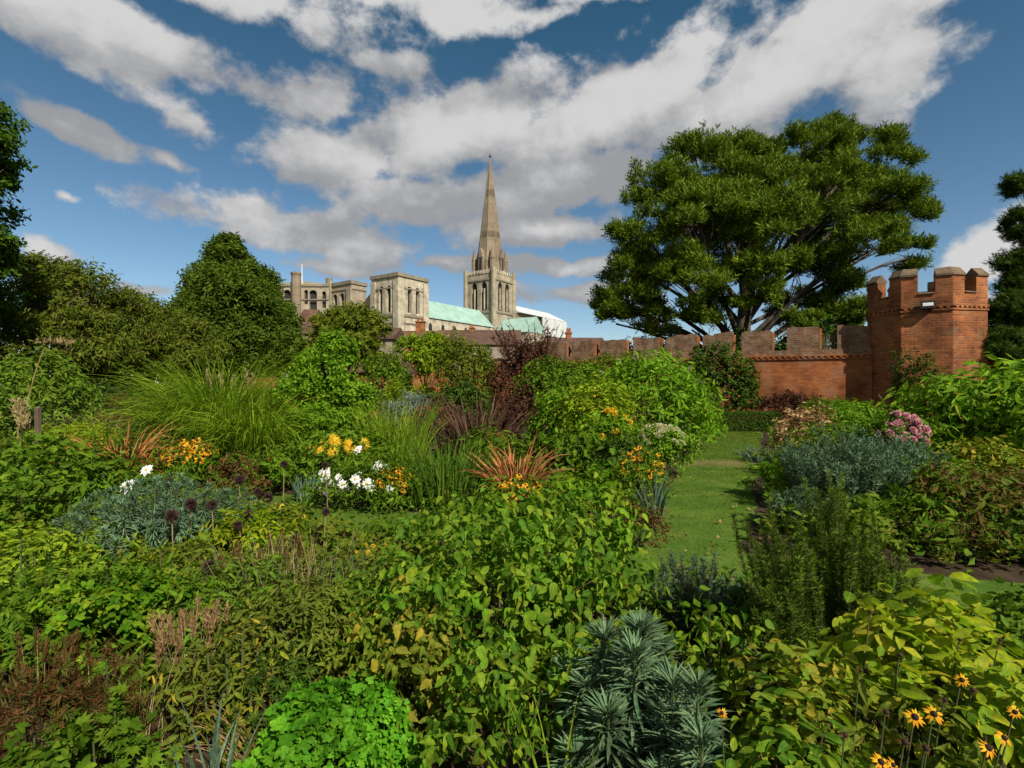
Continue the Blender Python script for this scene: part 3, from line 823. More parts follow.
    holed(mb, [(0, 0), (6.7, 0), (6.7, 25.5), (5.2, 26.6), (3.2, 28.2), (0, 25.5)], [arch(3.3, 8, 2.4, 11)], (-58.5, -3.15, 0), (0, 1, 0), (-1, 0, 0), 1)
    o = mb.build('west_gable', M['stone_old'], t, uv=True)
    mb = MB(); holed(mb, [(1.6, 7.5), (5, 7.5), (5, 19.5), (1.6, 19.5)], [], (-57.4, -3.15, 0), (0, 1, 0), (-1, 0, 0), .1); mb.build('window', M['void'], o)
    mb = MB()
    box(mb, -49.3, -6.8, -7, -6.2, 0, 22.4); box(mb, -49.3, -6.8, 6.2, 7, 0, 22.4); box(mb, -49.3, -6.8, -13.5, -12.6, 0, 14.5)
    o = mb.build('nave_wall', M['stone'], t, uv=True)
    for k in range(7):
        xx = -46.5 + k * 5.8
        mb = MB(); holed(mb, arch(0, 16.2, 1.5, 4.8), [], (xx, -7.03, 0), (1, 0, 0), (0, -1, 0), .05); mb.build('window', M['void'], o)
    def roof(name, pts_a, ridge_a, pts_b, ridge_b, mat, th=.25):
        mb = MB()
        (al, ar), ra, (bl, br), rb = pts_a, ridge_a, pts_b, ridge_b
        mb.add([al, ar, ra, bl, br, rb], [(0, 2, 1), (3, 4, 5), (0, 3, 5, 2), (1, 2, 5, 4), (0, 1, 4, 3)])
        return mb.build(name, mat, t)
    o = roof('nave_roof', ((-57.4, -7.4, 22.4), (-57.4, 7.4, 22.4)), (-57.4, 0, 29.3), ((-6.7, -7.4, 22.4), (-6.7, 7.4, 22.4)), (-6.7, 0, 29.3), M['copper'])
    o['label'] = 'pale green copper roof of the nave'
    mb = MB()
    for k in range(26):
        xx = -49 + k * 1.62
        tube(mb, [(xx, -7.42, 22.42), (xx, -.02, 29.33)], .07, .07, 4)
    mb.build('roof_seam', M['copper'], o)
    mb = MB()
    mb.add([(-49.3, -13.9, 14.5), (-6.8, -13.9, 14.5), (-6.8, -7.02, 18.2), (-49.3, -7.02, 18.2)], [(0, 1, 2, 3)])
    mb.build('aisle_roof', M['tile_far'], t, uv=True)
    # south transept and sheeted choir
    mb = MB(); box(mb, -6, 6, -21, -6.8, 0, 20.2); mb.build('transept_wall', M['stone_old'], t, uv=True)
    o = roof('transept_roof', ((-6.5, -21.2, 20.2), (6.5, -21.2, 20.2)), (0, -21.2, 26.2), ((-6.5, -6.7, 20.2), (6.5, -6.7, 20.2)), (0, -6.7, 26.2), M['copper'])
    mb = MB()
    box(mb, 7.2, 44, -8, 8, 0, 29.5); mb.build('choir_wall', M['stone_old'], t, uv=True)
    roof('scaffold_cover', ((7, -9.5, 29.5), (7, 9.5, 29.5)), (7, 0, 34.2), ((45, -9.5, 29.5), (45, 9.5, 29.5)), (45, 0, 34.2), M['sheet'])['label'] = 'white sheeting over the choir roof'
    mb = MB(); box(mb, 44.05, 44.8, -8.9, 9.5, 20, 29.4); box(mb, 24, 44.8, -9.5, -9.0, 22, 29.4); mb.build('scaffold_sheet', M['sheet'], t)
    # crossing tower
    h = 6.6
    hx = [arch(13.2 * .31, 29.2, 2.8, 11.0), arch(13.2 * .66, 29.2, 2.8, 11.0)]
    o = tower('crossing_tower', -h, h, -h, h, 0, 43.0, [[(13.2 - p[0], p[1]) for p in reversed(q)] for q in hx], hx, M['stone_old'])
    # mullions
    for u in (13.2 * .31, 13.2 * .66):
        mb = MB(); box(mb, -h + u - .16, -h + u + .16, -h - .02, -h + .5, 29.5, 37.5); mb.build('mullion', M['stone'], o, uv=True)
        mb = MB(); box(mb, -h - .02, -h + .5, h - u - .16, h - u + .16, 29.5, 37.5); mb.build('mullion', M['stone'], o, uv=True)
    band(o, -h, h, -h, h, 28.2, 28.8, .3); band(o, -h, h, -h, h, 40.4, 40.9, .3)
    mb = MB()
    for s in range(4):
        for k in range(9):
            u = -h + .75 + k * 1.46
            c, sn = math.cos(s * PI / 2), math.sin(s * PI / 2)
            pts = [(u, -h - .25), (u + .85, -h - .25), (u + .85, -h + .25), (u, -h + .25)]
            hexa(mb, [(c * x - sn * y, sn * x + c * y) for x, y in pts], 43.05, 44.4)
    mb.build('parapet', M['stone'], o, uv=True)
    for (sx, sy) in ((-1, -1), (1, -1), (1, 1), (-1, 1)):       # corner turrets
        mb = MB(); a8 = [2 * PI * k / 8 + PI / 8 for k in range(8)]
        r = .95
        hexa(mb, [(sx * h + r * math.cos(a), sy * h + r * math.sin(a)) for a in a8], 0, 44.9)
        mb.build('corner_turret', M['stone_old'], o, uv=True)
    # spire
    mb = MB(); a8 = [2 * PI * k / 8 + PI / 8 for k in range(8)]
    z0, z1, rb, rt = 43.0, 89.0, 6.0, .16
    rad = lambda z: rb + (rt - rb) * ((z - z0) / (z1 - z0)) ** .94
    zs = [43, 46.0, 52, 57.5, 60.0, 66, 73.5, 76.5, 82, 89]
    for i in range(len(zs) - 1):
        mat = 1 if i in (3, 6) else 0
        ra, rb_ = rad(zs[i]), rad(zs[i + 1])
        V = [(ra * math.cos(a), ra * math.sin(a), zs[i]) for a in a8] + [(rb_ * math.cos(a), rb_ * math.sin(a), zs[i + 1]) for a in a8]
        mb.add(V, [(k, (k + 1) % 8, 8 + (k + 1) % 8, 8 + k) for k in range(8)], mat)
    sp = mb.build('spire', [M['spire'], M['spire_band']], o, uv=True)
    for k in range(8):                                       # ribs up the angles
        mb = MB(); a = a8[k]
        tube(mb, [(rad(z) * math.cos(a), rad(z) * math.sin(a), z) for z in zs], [.22] * 9 + [.08], None, 4) if False else tube(mb, [(rad(z) * math.cos(a), rad(z) * math.sin(a), z) for z in zs], .20, .07, 4)
        mb.build('rib', M['spire'], sp)
    mb = MB(); tube(mb, [(0, 0, 88.6), (0, 0, 91.3)], .16, .05, 5)
    tube(mb, [(0, 0, 89.2), (0, 0, 89.5), (0, 0, 89.9), (0, 0, 90.2)], [.1, .42, .42, .1], None, 8); mb.build('finial', M['void'], sp)
    for k in range(4):                                       # lucarnes
        a = k * PI / 2
        c, s_ = math.cos(a), math.sin(a)
        mb = MB()
        tr = lambda x, y: (c * x - s_ * y, s_ * x + c * y)
        hexa(mb, [tr(4.0, -.95), tr(6.0, -.95), tr(6.0, .95), tr(4.0, .95)], 43, 49.5)
        V = [(*tr(4.0, -1.05), 49.5), (*tr(6.1, -1.05), 49.5), (*tr(6.1, 1.05), 49.5), (*tr(4.0, 1.05), 49.5), (*tr(6.1, 0), 53.0), (*tr(3.4, 0), 53.0)]
        mb.add(V, [(0, 1, 4, 5), (2, 3, 5, 4), (1, 2, 4)])
        l = mb.build('lucarne', M['spire'], sp, uv=True)
        mb = MB(); box(mb, 0, .05, -.5, .5, 44.5, 49.3)
        vv = mb.v[0]; mb.v[0] = np.array([(*tr(6.01 + x, y), z) for x, y, z in vv])
        mb.build('window', M['void'], l)
    for (sx, sy) in ((-1, -1), (1, -1), (1, 1), (-1, 1)):     # pinnacles between spire and corners
        mb = MB(); r = 1.05; q = h - 2.3
        hexa(mb, [(sx * q + r * math.cos(a), sy * q + r * math.sin(a)) for a in a8], 43, 49.0)
        V = [(sx * q + r * 1.1 * math.cos(a), sy * q + r * 1.1 * math.sin(a), 49.0) for a in a8] + [(sx * q, sy * q, 54.5)]
        mb.add(V, [(k, (k + 1) % 8, 8) for k in range(8)]); mb.build('pinnacle', M['spire'], sp, uv=True)
build_cathedral()

# ------------------------------------------------------------------ palace and houses
def house(name, label, px0, px1, Y, eave, ridge, wall, roofm, depth=6, hip=0, windows=(), chim=(), win_mat='white', lr=0, rz=0):
    X0, X1 = gx(px0, Y), gx(px1, Y); w = X1 - X0
    t = thing(name, label, 'house', (X0 + w / 2, Y + depth / 2, 0), rz)
    ze, zr = gz(eave, Y), gz(ridge, Y + depth / 2)
    mb = MB(); box(mb, -w / 2, w / 2, -depth / 2, depth / 2, 0, ze)
    if not hip: mb.add([(-w / 2, -depth / 2, ze), (-w / 2, depth / 2, ze), (-w / 2, 0, zr - .15), (w / 2, -depth / 2, ze), (w / 2, depth / 2, ze), (w / 2, 0, zr - .15)], [(0, 2, 1), (3, 4, 5)])
    mb.build('wall', wall, t, uv=True)
    a, e = w / 2 + .2, depth / 2 + .25
    q = hip * w / 2
    mb = MB()
    V = [(-a, -e, ze - .02), (a, -e, ze - .02), (a, e, ze - .02), (-a, e, ze - .02), (-a + q, 0, zr), (a - q, 0, zr)]
    V2 = [(x, y, z + .14) for x, y, z in V]
    mb.add(V + V2, [(6, 7, 11, 10), (8, 9, 10, 11), (7, 8, 11), (9, 6, 10), (0, 4, 5, 1), (2, 5, 4, 3), (0, 1, 7, 6), (1, 2, 8, 7), (2, 3, 9, 8), (3, 0, 6, 9)])
    rf = mb.build('roof', roofm, t, uv=True)
    for (cxp, top, wp) in chim:
        x = gx(cxp, Y) - X0 - w / 2; cw = wp / F * Y / 2
        mb = MB(); box(mb, x - cw, x + cw, -.45, .45, zr - .9, gz(top, Y)); box(mb, x - cw - .08, x + cw + .08, -.53, .53, gz(top, Y) + .002, gz(top, Y) + .16)
        for dx in (-.5, .45): tube(mb, [(x + dx * cw, 0, gz(top, Y) + .16), (x + dx * cw, 0, gz(top, Y) + .6)], .13, .11, 6)
        mb.build('chimney', M['brick'], rf, uv=True)
    for (wx, wy, ww, wh) in windows:
        x = gx(wx, Y) - X0 - w / 2; z = gz(wy, Y); hw, hh = ww / F * Y / 2, wh / F * Y / 2
        mb = MB(); f_ = -depth / 2
        for (a0, a1, b0, b1) in ((-hw, hw, hh - .08, hh), (-hw, hw, -hh, -hh + .1), (-hw, -hw + .08, -hh, hh), (hw - .08, hw, -hh, hh), (-.03, .03, -hh, hh), (-hw, hw, -.03, .03)):
            box(mb, x + a0, x + a1, f_ - .06 - .001 * abs(a0), f_ + .02, z + b0, z + b1)
        o = mb.build('window', M[win_mat], t)
        mb = MB(); box(mb, x - hw + .02, x + hw - .02, f_ - .03, f_ + .01, z - hh + .02, z + hh - .02); mb.build('pane', M['glass'], o)
    return t
def build_houses():
    # stone palace block left of the cathedral front
    Y = 152
    t = thing('stone_palace', 'weathered stone range with slender turret just left of the cathedral towers', 'building', (gx(308, Y), Y, 0))
    x0, x1 = gx(270, Y) - gx(308, Y), gx(329, Y) - gx(308, Y)
    mb = MB(); u = lambda p: gx(p, Y) - gx(308, Y) - x0
    holes = [arch(u(313), gz(322, Y), 2.3, 9.5, pointed=False), arch(u(287), gz(320, Y), 2.0, 9.0, pointed=False), arch(u(324), gz(308, Y), 1.2, 5, pointed=False), arch(u(306), gz(304, Y), 1.1, 4.2, pointed=False), arch(u(279), gz(306, Y), 1.4, 5, pointed=False)]
    holed(mb, [(0, 0), (x1 - x0, 0), (x1 - x0, gz(284, Y)), (u(318), gz(283, Y)), (u(303), gz(281, Y)), (0, gz(284, Y))], holes, (x0, 0, 0), (1, 0, 0), (0, -1, 0), 1.0)
    box(mb, x0, x1, 1.02, 8, 0, gz(285, Y)); b = mb.build('wall', M['stone_old'], t, uv=True)
    for hq in holes:
        us = [p[0] for p in hq]; zs = [p[1] for p in hq]
        mb = MB(); box(mb, x0 + min(us) - .1, x0 + max(us) + .1, .85, .99, min(zs) - .1, max(zs) + .1); mb.build('window', M['void'], t)
    mb = MB(); xc = gx(297, Y) - gx(308, Y); a8 = [2 * PI * k / 8 + PI / 8 for k in range(8)]
    hexa(mb, [(xc + 1.35 * math.cos(a), -.6 + 1.35 * math.sin(a)) for a in a8], 0, gz(275, Y)); hexa(mb, [(xc + 1.55 * math.cos(a), -.6 + 1.55 * math.sin(a)) for a in a8], gz(275, Y) + .002, gz(273, Y))
    mb.build('turret', M['spire'], t, uv=True)
    mb = MB(); box(mb, x0, x1, -.3, -.002, gz(286.5, Y), gz(284.5, Y)); box(mb, x0, x1, -.25, -.002, gz(300, Y), gz(299, Y)); mb.build('string_course', M['string'], t)
    mb = MB(); xp = gx(302, Y) - gx(308, Y); tube(mb, [(xp, 0, gz(284, Y)), (xp, 0, gz(264, Y))], .16, .1, 5); mb.build('flagpole', M['white'], t)
    house('stone_house', 'grey rubble stone house below the weathered towers half hidden by the round evergreen', 272, 338, 75, 334, 322, M['grey_stone'], M['tile_far'], 8, windows=((318, 349, 5, 8), (330, 349, 5, 8)))
    house('red_roofed_house', 'small house with steep red tiled roof under the slender stone turret', 298, 312, 95, 322, 310, M['brick_wall'], M['tile'], 6)
    house('brick_house', 'brick house with tall red chimney standing in front of the west tower', 384, 446, 58, 345, 332, M['brick_wall'], M['tile'], 7, windows=((400, 352, 5, 7), (432, 352, 5, 7)), chim=((415, 319, 9),))
    house('rendered_house', 'pale rendered house with one white window between the garden outbuilding and west tower', 356, 392, 48, 339, 329, M['grey_stone'], M['tile_far'], 6, windows=((376, 347, 6, 6),))
    house('long_house', 'long low house with dark roof beneath the green nave roof', 436, 520, 66, 345, 331, M['grey_stone'], M['tile_far'], 7, windows=((455, 351, 5, 7), (475, 351, 5, 7)), chim=((470, 326, 5),))
    house('low_brick_house', 'low brick house with small chimney at the far left end of the battlemented wall', 548, 606, 50, 350, 339, M['brick_wall'], M['tile_far'], 6, chim=((572, 331, 5),))
    house('brick_outbuilding', 'small brick garden outbuilding with hipped mossy tiled roof', 346, 401, 27, 372, 357, M['brick_wall'], M['tile'], 3.2, hip=.35, windows=((372, 386, 10, 9),))
    for i, (px, lab) in enumerate(((405, 'brick gate pier beside the garden outbuilding, left of the pair'), (453, 'brick gate pier nearest the purple smoke bush, right of the pair'))):
        Y = 22.5; w = .26
        t = thing('gate_pier', lab, 'gate pier', (gx(px, Y), Y, 0), group='brick gate piers')
        mb = MB(); box(mb, -w, w, -w, w, 0, gz(376, Y)); mb.build('shaft', M['brick'], t, uv=True)
        mb = MB(); box(mb, -w - .07, w + .07, -w - .07, w + .07, gz(376, Y) + .002, gz(374, Y)); q = gz(374, Y)
        V = [(-w, -w, q), (w, -w, q), (w, w, q), (-w, w, q), (0, 0, q + .16)]; mb.add(V, [(0, 1, 4), (1, 2, 4), (2, 3, 4), (3, 0, 4)]); mb.build('cap', M['coping'], t)
    Y = 23.5
    t = thing('picket_gate', 'white wooden picket gate between the two brick piers', 'gate', (gx(429, Y), Y, 0))
    mb = MB(); w = gx(447, Y) - gx(429, Y)
    for k in range(11): xx = -w + 2 * w * k / 10; box(mb, xx - .035, xx + .035, -.012, .012, .15, 1.25)
    for z in (.35, 1.0): box(mb, -w, w, .013, .05, z, z + .08)
    mb.build('pickets', M['white'], t)
    t = thing('brick_return_wall', 'low red brick wall running left from the gate pier behind the garden beds', 'wall', (gx(340, 24), 24, 0))
    mb = MB(); box(mb, gx(250, 24) - gx(340, 24), gx(402, 24) - gx(340, 24), -.15, .15, 0, 2.0); mb.build('brick_face', M['brick_wall'], t, uv=True)
build_houses()
# ------------------------------------------------------------------ foliage materials
LM = {}
LMV = {}; LMA = {}
def lm(k, *a, **kw): LM[k] = leafmat(k.replace('_', ' '), *a, **kw); LMA[k] = (a, kw)
def veined(k):
    if k not in LMV: LMV[k] = leafmat(k.replace('_', ' ') + ' veined', *LMA[k][0], vein=True, **LMA[k][1])
    return LMV[k]
lm('mid', [(.042, .100, .010), (.066, .145, .014), (.105, .185, .020)])
lm('bright', [(.060, .155, .012), (.095, .215, .018), (.15, .27, .028)])
lm('lime', [(.09, .18, .015), (.15, .25, .02), (.22, .30, .03)])
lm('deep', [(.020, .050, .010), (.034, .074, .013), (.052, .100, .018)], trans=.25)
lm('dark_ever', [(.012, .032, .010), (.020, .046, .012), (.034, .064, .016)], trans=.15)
lm('yew', [(.032, .068, .011), (.052, .098, .014), (.085, .135, .020)], trans=.2)
lm('droop', [(.040, .080, .011), (.062, .108, .014), (.10, .13, .02), (.12, .11, .03)], trans=.25)
lm('oak', [(.028, .072, .009), (.046, .105, .012), (.07, .135, .018)], trans=.35)
lm('pine', [(.042, .088, .012), (.072, .128, .015), (.12, .185, .022)], trans=.22, patch=.3)
lm('cedar', [(.010, .028, .014), (.017, .042, .018), (.028, .058, .022)], trans=.12)
lm('olive', [(.06, .105, .015), (.09, .135, .02), (.13, .16, .03)])
lm('yellowing', [(.06, .12, .012), (.11, .17, .015), (.20, .21, .02), (.34, .26, .02)])
lm('yellow', [(.26, .26, .02), (.42, .34, .02), (.5, .36, .04)])
lm('dogwood', [(.034, .112, .010), (.060, .165, .012), (.095, .22, .016), (.17, .255, .022), (.06, .15, .012)], trans=.42)
lm('sunny', [(.065, .155, .010), (.13, .23, .012), (.21, .29, .015), (.38, .345, .022)], trans=.42)
lm('parsley', [(.045, .175, .014), (.075, .245, .020), (.11, .295, .028)], trans=.35)
lm('teal', [(.070, .135, .070), (.10, .175, .09), (.145, .22, .115)], trans=.15, tw=(1, 1.1, .8))
lm('teal_dark', [(.068, .130, .060), (.10, .17, .08), (.15, .22, .10)], trans=.15, tw=(1, 1.1, .8))
lm('silver', [(.10, .14, .115), (.15, .19, .16), (.20, .24, .20)], trans=.15, tw=(1, 1, .9))
lm('purple', [(.045, .020, .014), (.075, .030, .020), (.10, .055, .025)], trans=.25, tw=(1.4, .8, .6))
lm('bronze', [(.06, .035, .025), (.10, .055, .035), (.15, .085, .05)], trans=.2, tw=(1.2, .9, .6))
lm('coral', [(.36, .10, .05), (.48, .17, .07), (.40, .22, .07), (.16, .14, .04)], trans=.3, tw=(1.2, .9, .6))
lm('copper', [(.30, .11, .03), (.42, .18, .05), (.30, .20, .06)], trans=.3, tw=(1.2, .9, .6))
lm('rust', [(.09, .035, .015), (.15, .06, .022), (.10, .09, .02), (.05, .08, .015)], trans=.25)
lm('peony', [(.045, .10, .014), (.075, .125, .016), (.10, .075, .02), (.15, .075, .024), (.06, .11, .015)], trans=.3)
lm('dry', [(.22, .12, .05), (.34, .21, .09), (.42, .28, .14)], trans=.25, tw=(1.1, 1, .8))
lm('straw', [(.30, .22, .10), (.42, .33, .17), (.22, .20, .07)], trans=.25, tw=(1.1, 1, .8))
lm('blade', [(.055, .12, .018), (.085, .17, .024), (.14, .22, .04)], trans=.35)
lm('blade_lime', [(.085, .18, .016), (.13, .245, .024), (.22, .32, .045)], trans=.4)
lm('blade_dark', [(.035, .09, .016), (.055, .125, .02), (.08, .155, .03)], trans=.3)
lm('iris', [(.09, .16, .10), (.13, .20, .13), (.17, .24, .14)], trans=.25, tw=(1, 1.1, .7))
lm('rosemary', [(.045, .10, .014), (.07, .14, .02), (.11, .18, .03)], trans=.2)
lm('orange_petal', [(.62, .26, .012), (.70, .34, .015), (.75, .42, .02)], trans=.25, tw=(1.1, .9, .5), patch=.1)
lm('yellow_petal', [(.65, .42, .02), (.72, .50, .03), (.78, .56, .05)], trans=.25, tw=(1.1, 1, .5), patch=.1)
lm('white_petal', [(.74, .74, .70), (.80, .80, .78)], trans=.25, tw=(1, 1, 1), patch=.05)
lm('pink_petal', [(.60, .26, .32), (.68, .38, .42), (.72, .46, .46)], trans=.25, tw=(1.1, .9, .9), patch=.1)
lm('lilac_petal', [(.24, .17, .36), (.32, .24, .46), (.40, .33, .52)], trans=.25, tw=(1, .9, 1.1), patch=.1)
lm('red_petal', [(.40, .03, .02), (.52, .06, .03), (.45, .10, .05)], trans=.25, tw=(1.2, .8, .6), patch=.1)
lm('cream_petal', [(.52, .50, .28), (.62, .60, .38), (.44, .46, .20)], trans=.2, tw=(1, 1, .8), patch=.1)
lm('seed', [(.035, .018, .016), (.06, .032, .028), (.09, .05, .05)], trans=0, patch=.2)
M['stem'] = plain('green stem', (.05, .075, .02), (.09, .10, .035), 8, .8)
M['twig'] = plain('brown twig', (.06, .04, .025), (.12, .085, .05), 8, .9)
M['drystem'] = plain('dry stem', (.20, .13, .06), (.32, .23, .12), 8, .9)
M['seedhead'] = plain('dark seed disc', (.018, .010, .006), (.045, .022, .012), 60, .9)

SEED = [100]
def rng():
    SEED[0] += 1
    return np.random.default_rng(SEED[0])
def lumpf(rg, f=2.6, n=7):
    k = rg.normal(0, 1, (n, 3)) * f; ph = rg.uniform(0, 6.3, n)
    return lambda d: np.sin(d @ k.T + ph).mean(1) * 1.9
def place(px, Y, w, top):
    return gx(px, Y), gz(top, Y), w / 2 / F * Y

def leaf_cloud(mb, rg, C, leafT, ls, k, td_up=.5, droop=.2, twl=2.2, out=None, spread=.9, vary=.35, m=0):
    """leaves set along short twigs at centres C pointing out"""
    n = len(C)
    td = norm(out * np.array([1, 1, .6]) + np.array([0, 0, td_up]) + rg.normal(0, .35, (n, 3)))
    a = norm(np.cross(td, rg.normal(0, 1, (n, 3)))); b = np.cross(td, a)
    i = np.arange(k)
    s = ((i + .6) / k)[None, :, None] * ls * twl * (.7 + .6 * rg.random((n, 1, 1)))
    phi = (i * 2.4)[None, :] + rg.uniform(0, 6.3, (n, 1)) + rg.normal(0, .3, (n, k))
    P = C[:, None] + td[:, None] * s + rg.normal(0, ls * .12, (n, k, 3))
    D = td[:, None] * .45 + (np.cos(phi)[..., None] * a[:, None] + np.sin(phi)[..., None] * b[:, None]) * spread
    D[..., 2] -= droop
    Nn = np.array([0, 0, .55]) + out[:, None] * .5 + rg.normal(0, .7, (n, k, 3))
    S = ls * (1 - vary + 2 * vary * rg.random(n * k))
    S = np.stack([S * rg.uniform(.75, 1.12, n * k), S, S * rg.uniform(-.4, 2.4, n * k)], 1)      # each leaf its own width and curl
    scatter(mb, leafT, P.reshape(-1, 3), D.reshape(-1, 3), Nn.reshape(-1, 3), S, m)

def dome(rg, n, R, H, zlo=.1, lump=.22, depth=1.0, shell=.4, zc=.42, f=2.6):
    d = rg.normal(0, 1, (n, 3)); d = norm(d)
    d[:, 2] = np.where(d[:, 2] < -.35, -d[:, 2], d[:, 2])
    d = norm(d)
    r = (1 - shell * 1.15) + shell * 1.15 * rg.random(n) ** .5
    q = (1 + lump * lumpf(rg, f)(d)) * r
    zc_ = zc * H
    z = np.where(d[:, 2] > 0, zc_ + d[:, 2] * q * (H - zc_), zc_ + d[:, 2] * (zc_ - zlo * H) * 1.6)
    return np.stack([d[:, 0] * q * R, d[:, 1] * q * R * depth, z], 1), d

def stems(t, rg, tips, base_r, r0, r1, mat, name='stems', nmax=26, straight=.5):
    mb = MB()
    idx = rg.permutation(len(tips))[:nmax]
    for i in idx:
        p = tips[i]
        b = np.array([rg.normal(0, base_r), rg.normal(0, base_r), -.03])
        mid = b + (p - b) * .5; mid[2] += .12 * abs(p[2]); mid[:2] = b[:2] + (p[:2] - b[:2]) * (.5 * straight)
        tube(mb, bez(b, mid, p, 5), r0, r1, 4)
    return mb.build(name, mat, t)

def leafy(name, label, cat, px, Y, w, top, leaf='OVAL', ls=.07, mat='mid', cover=3.0, k=8, droop=.2, up=.5, depth=1., zlo=.08, lump=.22,
          group=None, stem='stem', twl=2.4, sr=.006, shell=.45, zc=.42, spread=.9, f=2.6, part='foliage', extra=None, rg=None):
    rg = rg or rng()
    X, H, R = place(px, Y, w, top)
    t = thing(name, label, cat, (X, Y, 0), group=group)
    T = globals().get(leaf + '_H', globals()[leaf]) if Y < 3.7 else globals()[leaf]
    la = {'OVAL': .32, 'ROUND': .45, 'LONG': .2, 'NARROW': .11, 'HEART': .42, 'CORNEL': .36, 'FRILL': .7, 'DIA': .3, 'DIAL': .17, 'DIAN': .09, 'TRI': .55, 'PALM': .5, 'PINN': .6, 'SPRAY': .4, 'TUFT': .3, 'FEATHER': .28, 'PINE': .25, 'TUFTW': .4}[leaf]
    n = cover * (2 * R * H * .85 + .6 * R * R * 2) / (ls * ls * la)
    C_ = int(max(30, min(n, 26000) / k))
    C, d = dome(rg, C_, R * .92, H * .95, zlo, lump, depth, shell, zc, f)
    near = Y < 3.7 and leaf in ('OVAL', 'LONG', 'CORNEL', 'HEART')
    mb = MB(near); leaf_cloud(mb, rg, C, T, ls, k, up, droop, twl, d, spread)
    LMx = veined if near else LM.get
    if extra:   # (leafname, size, material key, share)
        for (l2, s2, m2, share) in extra:
            c2 = rg.permutation(C_)[:max(1, int(C_ * share))]
            leaf_cloud(mb, rg, C[c2] * np.array([1.03, 1.03, 1.02]), globals().get(l2 + '_H', globals()[l2]) if Y < 3.7 else globals()[l2], s2, 4, up, droop, twl, d[c2], spread, m=1)
        mb.build(part, [LMx(mat), LMx(extra[0][2])], t, smooth=Y < 3.7)
    else: mb.build(part, LMx(mat), t, smooth=Y < 3.7)
    stems(t, rg, C, R * .18, sr * (1 + H * .5), sr * .4, M[stem], nmax=22 if H < 1.5 else 40)
    t['_RH'] = (R, H)
    return t

def blades_mesh(mb, rg, n, base_r, L, wd, lean=(.1, .6), droop=1.2, segs=7, m=0, fold=.25, basexy=None):
    az = rg.uniform(0, 2 * PI, n)
    rr = base_r * np.sqrt(rg.random(n))
    bz = rg.uniform(0, 2 * PI, n)
    P = np.stack([rr * np.cos(bz), rr * np.sin(bz), np.full(n, -.02)], 1) if basexy is None else basxy
    az = np.where(rg.random(n) < .75, bz + rg.normal(0, .5, n), az)
    Ln = L[0] + (L[1] - L[0]) * rg.random(n)
    th = lean[0] + (lean[1] - lean[0]) * rg.random(n) ** 1.3       # from vertical
    dr = droop * (.4 + .9 * rg.random(n))
    side = np.stack([-np.sin(az), np.cos(az), np.zeros(n)], 1)
    W = wd * (.7 + .6 * rg.random(n))
    tw = rg.normal(0, .5, n)
    V = []
    for s in range(segs + 1):
        u = s / segs
        wv = W * (min(1, .55 + u * 2.2)) * (1 - u ** 2.2)
        if s == segs: wv = W * .03
        dirh = np.stack([np.cos(az) * np.sin(th), np.sin(az) * np.sin(th), np.cos(th)], 1)
        nn = np.cross(side, dirh)
        sd = side * np.cos(tw)[:, None] + nn * np.sin(tw)[:, None]
        V.append(np.stack([P - sd * wv[:, None] * .5, P + np.cross(sd, dirh) * (wv * fold)[:, None], P + sd * wv[:, None] * .5], 1))
        P = P + dirh * (Ln / segs)[:, None]
        th = th + dr / segs * (.4 + 1.5 * u)
    V = np.stack(V, 1)          # n, segs+1, 3, 3
    V = V.reshape(n, -1, 3)
    q = []
    for s in range(segs):
        b = s * 3
        q += [(b, b + 1, b + 4, b + 3), (b + 1, b + 2, b + 5, b + 4)]
    q = np.array(q)
    Fi = (np.arange(n) * (segs + 1) * 3)[:, None, None] + q[None]
    mb.add(V.reshape(-1, 3), Fi.reshape(-1, 4), m)

def blades(name, label, cat, px, Y, w, top, n=140, wd=.02, mat='blade', lean=(.05, .7), droop=1.3, base=.35, group=None, segs=7, part='leaves', plume=None, tall=1.0):
    rg = rng(); X, H, R = place(px, Y, w, top)
    t = thing(name, label, cat, (X, Y, 0), group=group)
    mb = MB(); blades_mesh(mb, rg, n, R * base, (H * .8 * tall, H * 1.2 * tall), wd, lean, droop, segs)
    mb.build(part, LM[mat], t)
    if plume:      # (count, material, length, height factor)
        cnt, pm, pl, hf = plume
        for i in range(cnt):
            a = rg.uniform(0, 6.3); r = R * .7 * rg.random() ** .5
            tip = np.array([r * math.cos(a), r * math.sin(a), H * hf * rg.uniform(.85, 1.05)])
            s = MB(); sr = .006 if Y > 5 else .0022
            tube(s, bez((tip[0] * .3, tip[1] * .3, 0), (tip[0] * .6, tip[1] * .6, tip[2] * .7), tip, 5), sr, sr * .5, 4)
            o = s.build('flower_stem', M['drystem'], t)
            pmb = MB(); m = 60
            u = rg.random(m)
            P = tip + np.stack([rg.normal(0, pl * .05, m), rg.normal(0, pl * .05, m), -u * pl], 1)
            D = np.stack([rg.normal(0, .5, m), rg.normal(0, .5, m), .9 + rg.random(m)], 1)
            scatter(pmb, DIAN, P, D, rg.normal(0, 1, (m, 3)), pl * .35 * (.6 + .6 * rg.random(m)))
            pmb.build('plume', LM[pm], o)
    t['_RH'] = (R, H)
    return t

